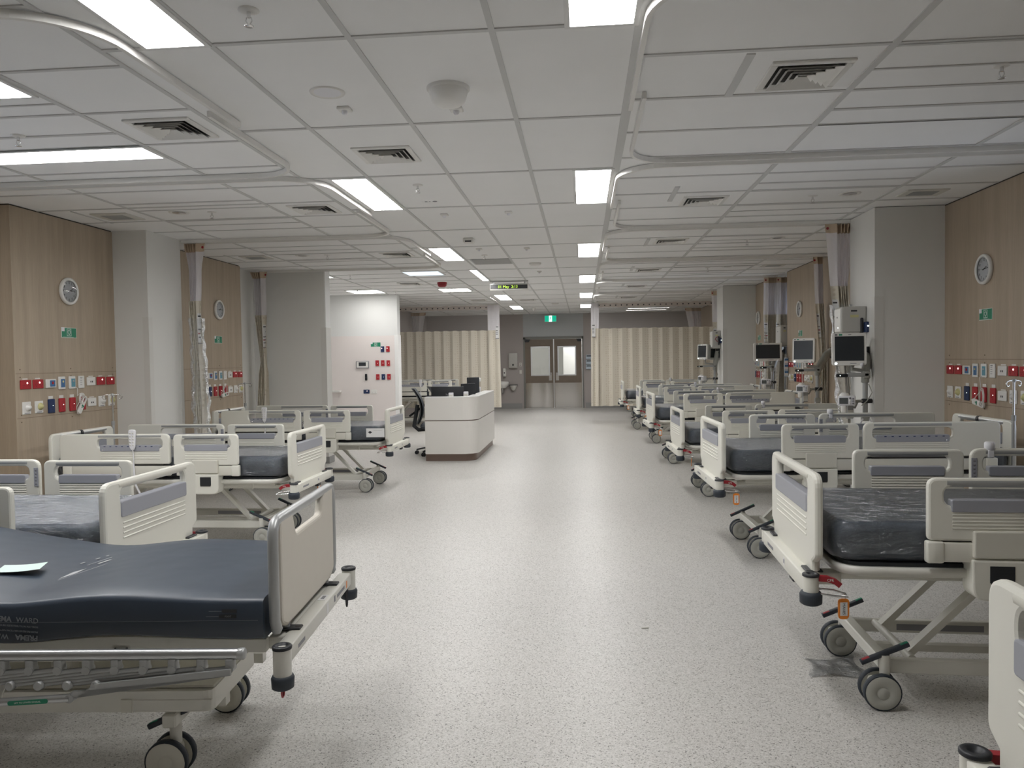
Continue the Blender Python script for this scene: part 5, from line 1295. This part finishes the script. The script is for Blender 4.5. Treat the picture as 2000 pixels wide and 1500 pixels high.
# ============================================ bedside monitors on wall arms
def monitor_station(label, wall, post, screen, w, h, yaw, box=True, second=None):
    """wall: where the arm is fixed; post: x, y of the hanging column; screen: centre of the display"""
    ox, oy = post; t = thing('patient_monitor', label, 'medical monitor', (ox, oy, 0)); A = M['armgrey']
    def R(p): return (p[0] - ox, p[1] - oy, p[2])
    wx, wy, wz = R(wall)
    q = G(); q.box(wx - .03, wx, wy - .035, wy + .035, wz - .10, wz + .10, M['black'], .006); q.cyl((wx - .05, wy, wz - .07), (wx - .05, wy, wz + .07), .028, M['black'], 14); q.build('wall_mount', t)
    q = G(); q.sweep([(wx - .05, wy, wz + .03), (wx * .5 - .0, wy * .5, wz - .02), (0, 0, 1.30)], [(-.030, -.038), (.030, -.038), (.036, 0), (.030, .038), (-.030, .038), (-.036, 0)], A, up=(0, 0, 1)); q.build('support_arm', t)
    q = G(); q.cyl((0, 0, .93), (0, 0, 1.34), .024, M['silver'], 16); q.cyl((0, 0, 1.23), (0, 0, 1.34), .036, A, 16, bev=.006)
    q.tube([(.02, -.03, 1.22), (.05, -.04, 1.14), (.0, -.045, 1.06), (-.05, -.05, 1.02)], .005, A, 6)
    q.box(-.035, .035, -.03, .03, .87, .95, A, .012, 2)
    for s in (-1, 1): q.tube([(s * .02, -.02, .90), (s * .05, -.03, .86), (s * .055, -.05, .82), (s * .04, -.06, .80), (s * .02, -.06, .82)], .008, M['dialgrey'], 8)
    q.build('column', t)
    sx, sy, sz = R(screen)
    q = G(); hx = sx - .06; q.box(hx - .055, hx + .055, -.075, -.045, 1.285, 1.318, M['black'], .012, 2); q.lathe([(.005, 0), (0, .001)], M['led'], frame((hx - .02, -.0755, 1.302), (1, 0, 0), (0, 0, 1)), 8); q.build('grip_handle', t)
    q = G(); q.box(min(hx + .05, 0), max(hx + .05, .02), -.06, -.035, 1.288, 1.325, M['silver'], .008, 2); q.box(-.03, .03, -.06, .03, 1.27, 1.34, A, .01, 2); q.tube([(sx + .05, sy + .05, sz - h / 2), (sx + .05, 0, 1.36), (0, 0, 1.34)], .018, A, 8); q.build('handle_bracket', t)
    def head(c, w, h, yaw, sub):
        m4 = Matrix.Translation(c) @ Matrix.Rotation(yaw, 4, 'Z') @ Matrix.Rotation(-.05, 4, 'X')
        q = G(); rings = []
        for y, k in ((-.022, .985), (-.012, 1.0), (.010, 1.0)): rings.append([tuple(m4 @ Vector((x * k, y, z * k))) for x, z in rrect(-w / 2, -h / 2, w / 2, h / 2, .022, 4)])
        loft(q, rings, M['white']); b = q.build('monitor_bezel', t)
        q = G(); rings = []
        for y, k in ((.010, .99), (.05, .97), (.085, .88)): rings.append([tuple(m4 @ Vector((x * k, y, z * k))) for x, z in rrect(-w / 2, -h / 2, w / 2, h / 2, .022, 4)])
        loft(q, rings, M['armgrey']); q.build('monitor_back', b)
        q = G(); q.box(-w * .42, w * .42, -.0245, -.02, -h * .36, h * .40, M['screen'], M=m4); q.build('screen', b)
        for a0, a1, c0, c1, mm in ((-.42, -.34, .43, .465, 'ink'), (-.30, -.20, .425, .47, 'green'), (-.03, .06, .44, .46, 'inkgrey'), (.02, .2, -.445, -.43, 'inkgrey')): q = G(); q.box(w * a0, w * a1, -.0235, -.021, h * c0, h * c1, M[mm], M=m4); q.build('bezel_mark', b)
        q = G(); q.lathe([(.012, 0), (0, .002)], M['led'], m4 @ frame((-w * .39, -.0225, -h * .44), (1, 0, 0), (0, 0, 1)), 10); q.build('power_light', b)
        q = G(); q.lathe([(.018, 0), (.018, .014), (0, .016)], M['dialgrey'], m4 @ frame((w * .36, -.022, -h * .48), (1, 0, 0), (0, 0, 1)), 12); q.build('trim_knob', b)
    head((sx, sy, sz), w, h, yaw, '')
    if second: c2, w2, h2, y2 = second; head(R(c2), w2, h2, y2, '2')
    # vital signs module on its bracket
    mx, mz = sx - .03, 1.07
    m4 = Matrix.Translation((mx, -.10, mz)) @ Matrix.Rotation(yaw * .6 - .25, 4, 'Z')
    q = G(); q.box(-.075, .075, -.035, .055, -.045, .045, M['dialgrey'], .010, 2, M=m4); md = q.build('signs_module', t)
    q = G(); q.box(-.062, .012, -.0375, -.034, -.03, .028, M['lcd'], M=m4); q.build('module_display', md)
    q = G()
    for k in range(3): q.lathe([(.009, 0), (.009, .005), (0, .006)], M['white' if k else 'inkgrey'], m4 @ frame((.030, -.035, .025 - k * .024), (1, 0, 0), (0, 0, 1)), 10); q.lathe([(.009, 0), (.007, .006), (0, .006)], M['inkgrey'], m4 @ frame((.055, -.035, .02 - k * .022), (1, 0, 0), (0, 0, 1)), 10)
    q.build('module_ports', md)
    q = G(); q.lathe([(.045, .045), (.04, .06), (.02, .072), (0, .074)], M['white'], m4 @ Matrix.Translation((-.02, .01, 0)), 16); q.box(-.05, .0, -.045, -.015, -.115, -.045, M['white'], .014, 2, M=m4); q.build('probe_holder', md)
    q = G(); q.tube([(mx + .03, -.06, mz - .02), (mx + .10, -.05, mz - .01), (-.02, -.02, mz - .01), (0, 0, mz - .01)], .014, A, 8); q.cyl((-.04, -.02, mz - .01), (.055, -.02, mz - .01), .022, M['black'], 12, bev=.004); q.tube([(mx + .02, -.07, mz - .05), (mx + .09, -.05, mz - .07), (mx + .12, -.03, mz - .02)], .010, M['silver'], 8); q.build('module_clamp', t)
    q = G(); q.box(mx + .01, mx + .07, -.08, -.045, .90, 1.03, M['silver'], .006); q.box(mx + .015, mx + .065, -.085, -.08, .91, .98, M['offwhite']); q.build('cable_holder', t)
    return t
def ups(label, x1, y, z0, z1, w=.235, d=.2):
    """wall cabinet fixed to a face that looks toward -x"""
    t = thing('wall_cabinet', label, 'cabinet', (x1, y, z0), 0, 'white wall boxes on the monitor side'); hh = z1 - z0
    q = G(); q.plate(rpoly([(-w, 0), (0, 0), (0, hh), (-w, hh)], [.012, .004, .004, .03], 4), [], d, M['boxgrey'], frame((0, 0, 0), (1, 0, 0), (0, 0, 1)), .01); q.build('cabinet_body', t)
    q = G(); q.box(-w - .006, -w + .002, -d / 2 + .012, d / 2 - .012, .012, hh - .02, M['white'], .004); dr = q.build('cabinet_door', t)
    q = G(); q.lathe([(.009, 0), (.007, .003), (0, .003)], M['ink'], frame((-w - .006, 0, hh - .10), (0, -1, 0), (0, 0, 1)), 10); q.build('door_lock', dr)
    q = G(); q.lathe([(.008, 0), (.0, .003)], M['led'], frame((-w - .006, -.02, .05), (0, -1, 0), (0, 0, 1)), 10); q.build('status_light', dr)
    q = G(); q.box(-w * .62, -w * .38, -d / 2 - .001, -d / 2, hh - .05, hh - .035, M['ink']); q.box(-w * .65, -w * .32, -d / 2 - .001, -d / 2, hh - .105, hh - .08, M['yellow']); q.build('front_label', t)
    return t
monitor_station('square white monitor on an arm from the big pillar', (2.70, 7.62, 1.47), (2.635, 7.52), (2.465, 7.45, 1.545), .30, .30, -.14)
monitor_station('square white monitor on a long arm turned toward the big pillar', (3.31, 10.5, 1.52), (3.00, 10.25), (2.82, 10.2, 1.555), .285, .315, -.62)
monitor_station('wide white monitor on an arm in front of the doubled curtain', (3.38, 13.3, 1.62), (3.10, 13.05), (3.005, 12.95, 1.555), .445, .295, -.04)
monitor_station('pair of white monitors on one arm at the smaller far pillar', (2.70, 15.62, 1.57), (2.60, 15.6), (2.365, 15.55, 1.59), .29, .30, -1.05, second=((2.53, 15.75, 1.575), .25, .29, .12))
b = ups('white wall cabinet with yellow label above the monitor on the big pillar', 2.70, 7.76, 1.705, 1.955)
ups('white wall cabinet above the wide monitor in front of the doubled curtain', 3.36, 13.18, 1.64, 1.99, .13, .3); ups('white wall cabinet above the paired monitors on the far pillar', 2.70, 15.62, 1.65, 2.0, .16, .28)
for x, y, z, s in ((2.70, 7.645, 1.755, 'navy socket box with red cable beside the cabinet on the big pillar'), (2.70, 15.42, 1.80, 'dark socket box with red cable beside the cabinet on the far pillar')):
    t = thing('cable_socket', s, 'socket', (x, y, z)); q = G(); q.box(-.03, 0, -.045, .045, -.05, .05, M['navy'], .005); q.build('socket_body', t); q = G(); q.lathe([(.008, 0), (0, .002)], M['led'], frame((-.01, -.0452, .01), (1, 0, 0), (0, 0, 1)), 8); q.build('socket_light', t)
    q = G(); q.tube([(-.03, .02, 0), (-.08, .03, -.01), (-.11, .05, .03), (-.09, .06, .07), (-.05, .06, .08)], .006, M['alarmred'], 8); q.box(-.06, -.035, .0, .05, -.08, .09, M['ink'], .006); q.build('red_cable', t)
t = thing('bottle_rack', 'tall pale blue rack of small packs beside the wide monitor at the recess', 'rack', (3.30, 12.90, .9))
q = G(); q.box(-.045, .015, -.02, .02, .25, .56, M['clearrack'], .006); q.box(-.02, 0, .0, .015, .0, .25, M['alu']); q.prism([(-.03, .56), (.0, .56), (-.015, .64)], 0, .01, M['silver'], frame((0, 0, 0), (1, 0, 0), (0, 0, 1))); q.build('rack_body', t)
for k in range(3):
    q = G(); q.box(-.042, .012, -.026, -.019, .27 + k * .1, .31 + k * .1, M['white']); q.box(-.042, .012, -.027, -.019, .312 + k * .1, .34 + k * .1, M['blue']); q.build('small_pack', t)
# scraps of plastic on the floor
def scrap(label, loc, sx, sy, seed, h=.02):
    rnd = random.Random(seed); q = G(); ph = [rnd.uniform(0, 6) for _ in range(6)]
    q.grid(lambda u, v: ((u - .5) * sx * (1 + .2 * math.sin(5 * v + ph[0])), (v - .5) * sy * (1 + .25 * math.sin(4 * u + ph[1])), .003 + h * abs(math.sin(7 * u + ph[2]) * math.sin(6 * v + ph[3])) * (.6 + .4 * math.sin(13 * u + 9 * v + ph[4]))), 18, 14, M['film'])
    o = q.build('plastic_scrap', None, None, Matrix.Translation(loc)); tag(o, label, 'plastic film')
scrap('crumpled clear plastic on the floor by the castors of the sixth bed', (1.19, 3.78, 0), .26, .26, 3); scrap('clear plastic scrap on the floor by the seventh bed', (1.93, 3.52, 0), .16, .14, 8, .05)
q = G(); q.cyl((-.02, 0, .004), (.02, .006, .004), .004, M['offwhite'], 8); tag(q.build('cable_tie_bit', None, None, Matrix.Translation((.326, 4.28, 0))), 'tiny pale plastic bit on the bare aisle floor', 'scrap')

# ================================================================ camera, settings
sc = bpy.context.scene
cd = bpy.data.cameras.new('camera'); cam = bpy.data.objects.new('camera', cd); C.objects.link(cam)
f_, yaw, pit, rol = 1510.749, .0914721833, -.0319503210, -.0151122637
cy, sy, cp, spi, cr, sr = math.cos(yaw), math.sin(yaw), math.cos(pit), math.sin(pit), math.cos(rol), math.sin(rol)
fw = Vector((-sy * cp, cy * cp, spi)); r0 = Vector((cy, sy, 0)); u0 = r0.cross(fw); rt = cr * r0 + sr * u0; up = -sr * r0 + cr * u0
m4 = Matrix.Identity(4)
for i, c in enumerate((rt, up, -fw, Vector((0, 0, 1.5)))):
    for r in range(3): m4[r][i] = c[r]
cam.matrix_world = m4; cd.sensor_fit = 'HORIZONTAL'; cd.sensor_width = 36; cd.lens = f_ / 2000 * 36; cd.clip_start = .05
sc.camera = cam
w = bpy.data.worlds.new('world'); sc.world = w; w.use_nodes = True
w.node_tree.nodes['Background'].inputs['Color'].default_value = (.8, .85, 1, 1); w.node_tree.nodes['Background'].inputs['Strength'].default_value = 2.2
def area(name, loc, sx, sy_, e, col=(1, .985, .955)):
    l = bpy.data.lights.new(name, 'AREA'); l.shape = 'RECTANGLE'; l.size = sx; l.size_y = sy_; l.energy = e; l.color = col
    o = bpy.data.objects.new(name, l); o.location = loc; C.objects.link(o); return o
area('corridor_lamp', (.2, 24.2, 2.7), 1.2, .5, 45); area('corridor_lamp', (-1.6, 25.5, 2.7), .6, 1.2, 14)
sc.view_settings.view_transform = 'Standard'; sc.view_settings.look = 'None'; sc.view_settings.exposure = 0; sc.view_settings.gamma = 1; sc.view_settings.use_curve_mapping = False
cyc = sc.cycles; cyc.use_denoising = True; cyc.max_bounces = 10; cyc.diffuse_bounces = 6; cyc.transparent_max_bounces = 24; cyc.sample_clamp_indirect = 6; cyc.caustics_reflective = False; cyc.caustics_refractive = False
try: cyc.denoiser = 'OPENIMAGEDENOISE'; cyc.use_light_tree = True
except Exception: pass
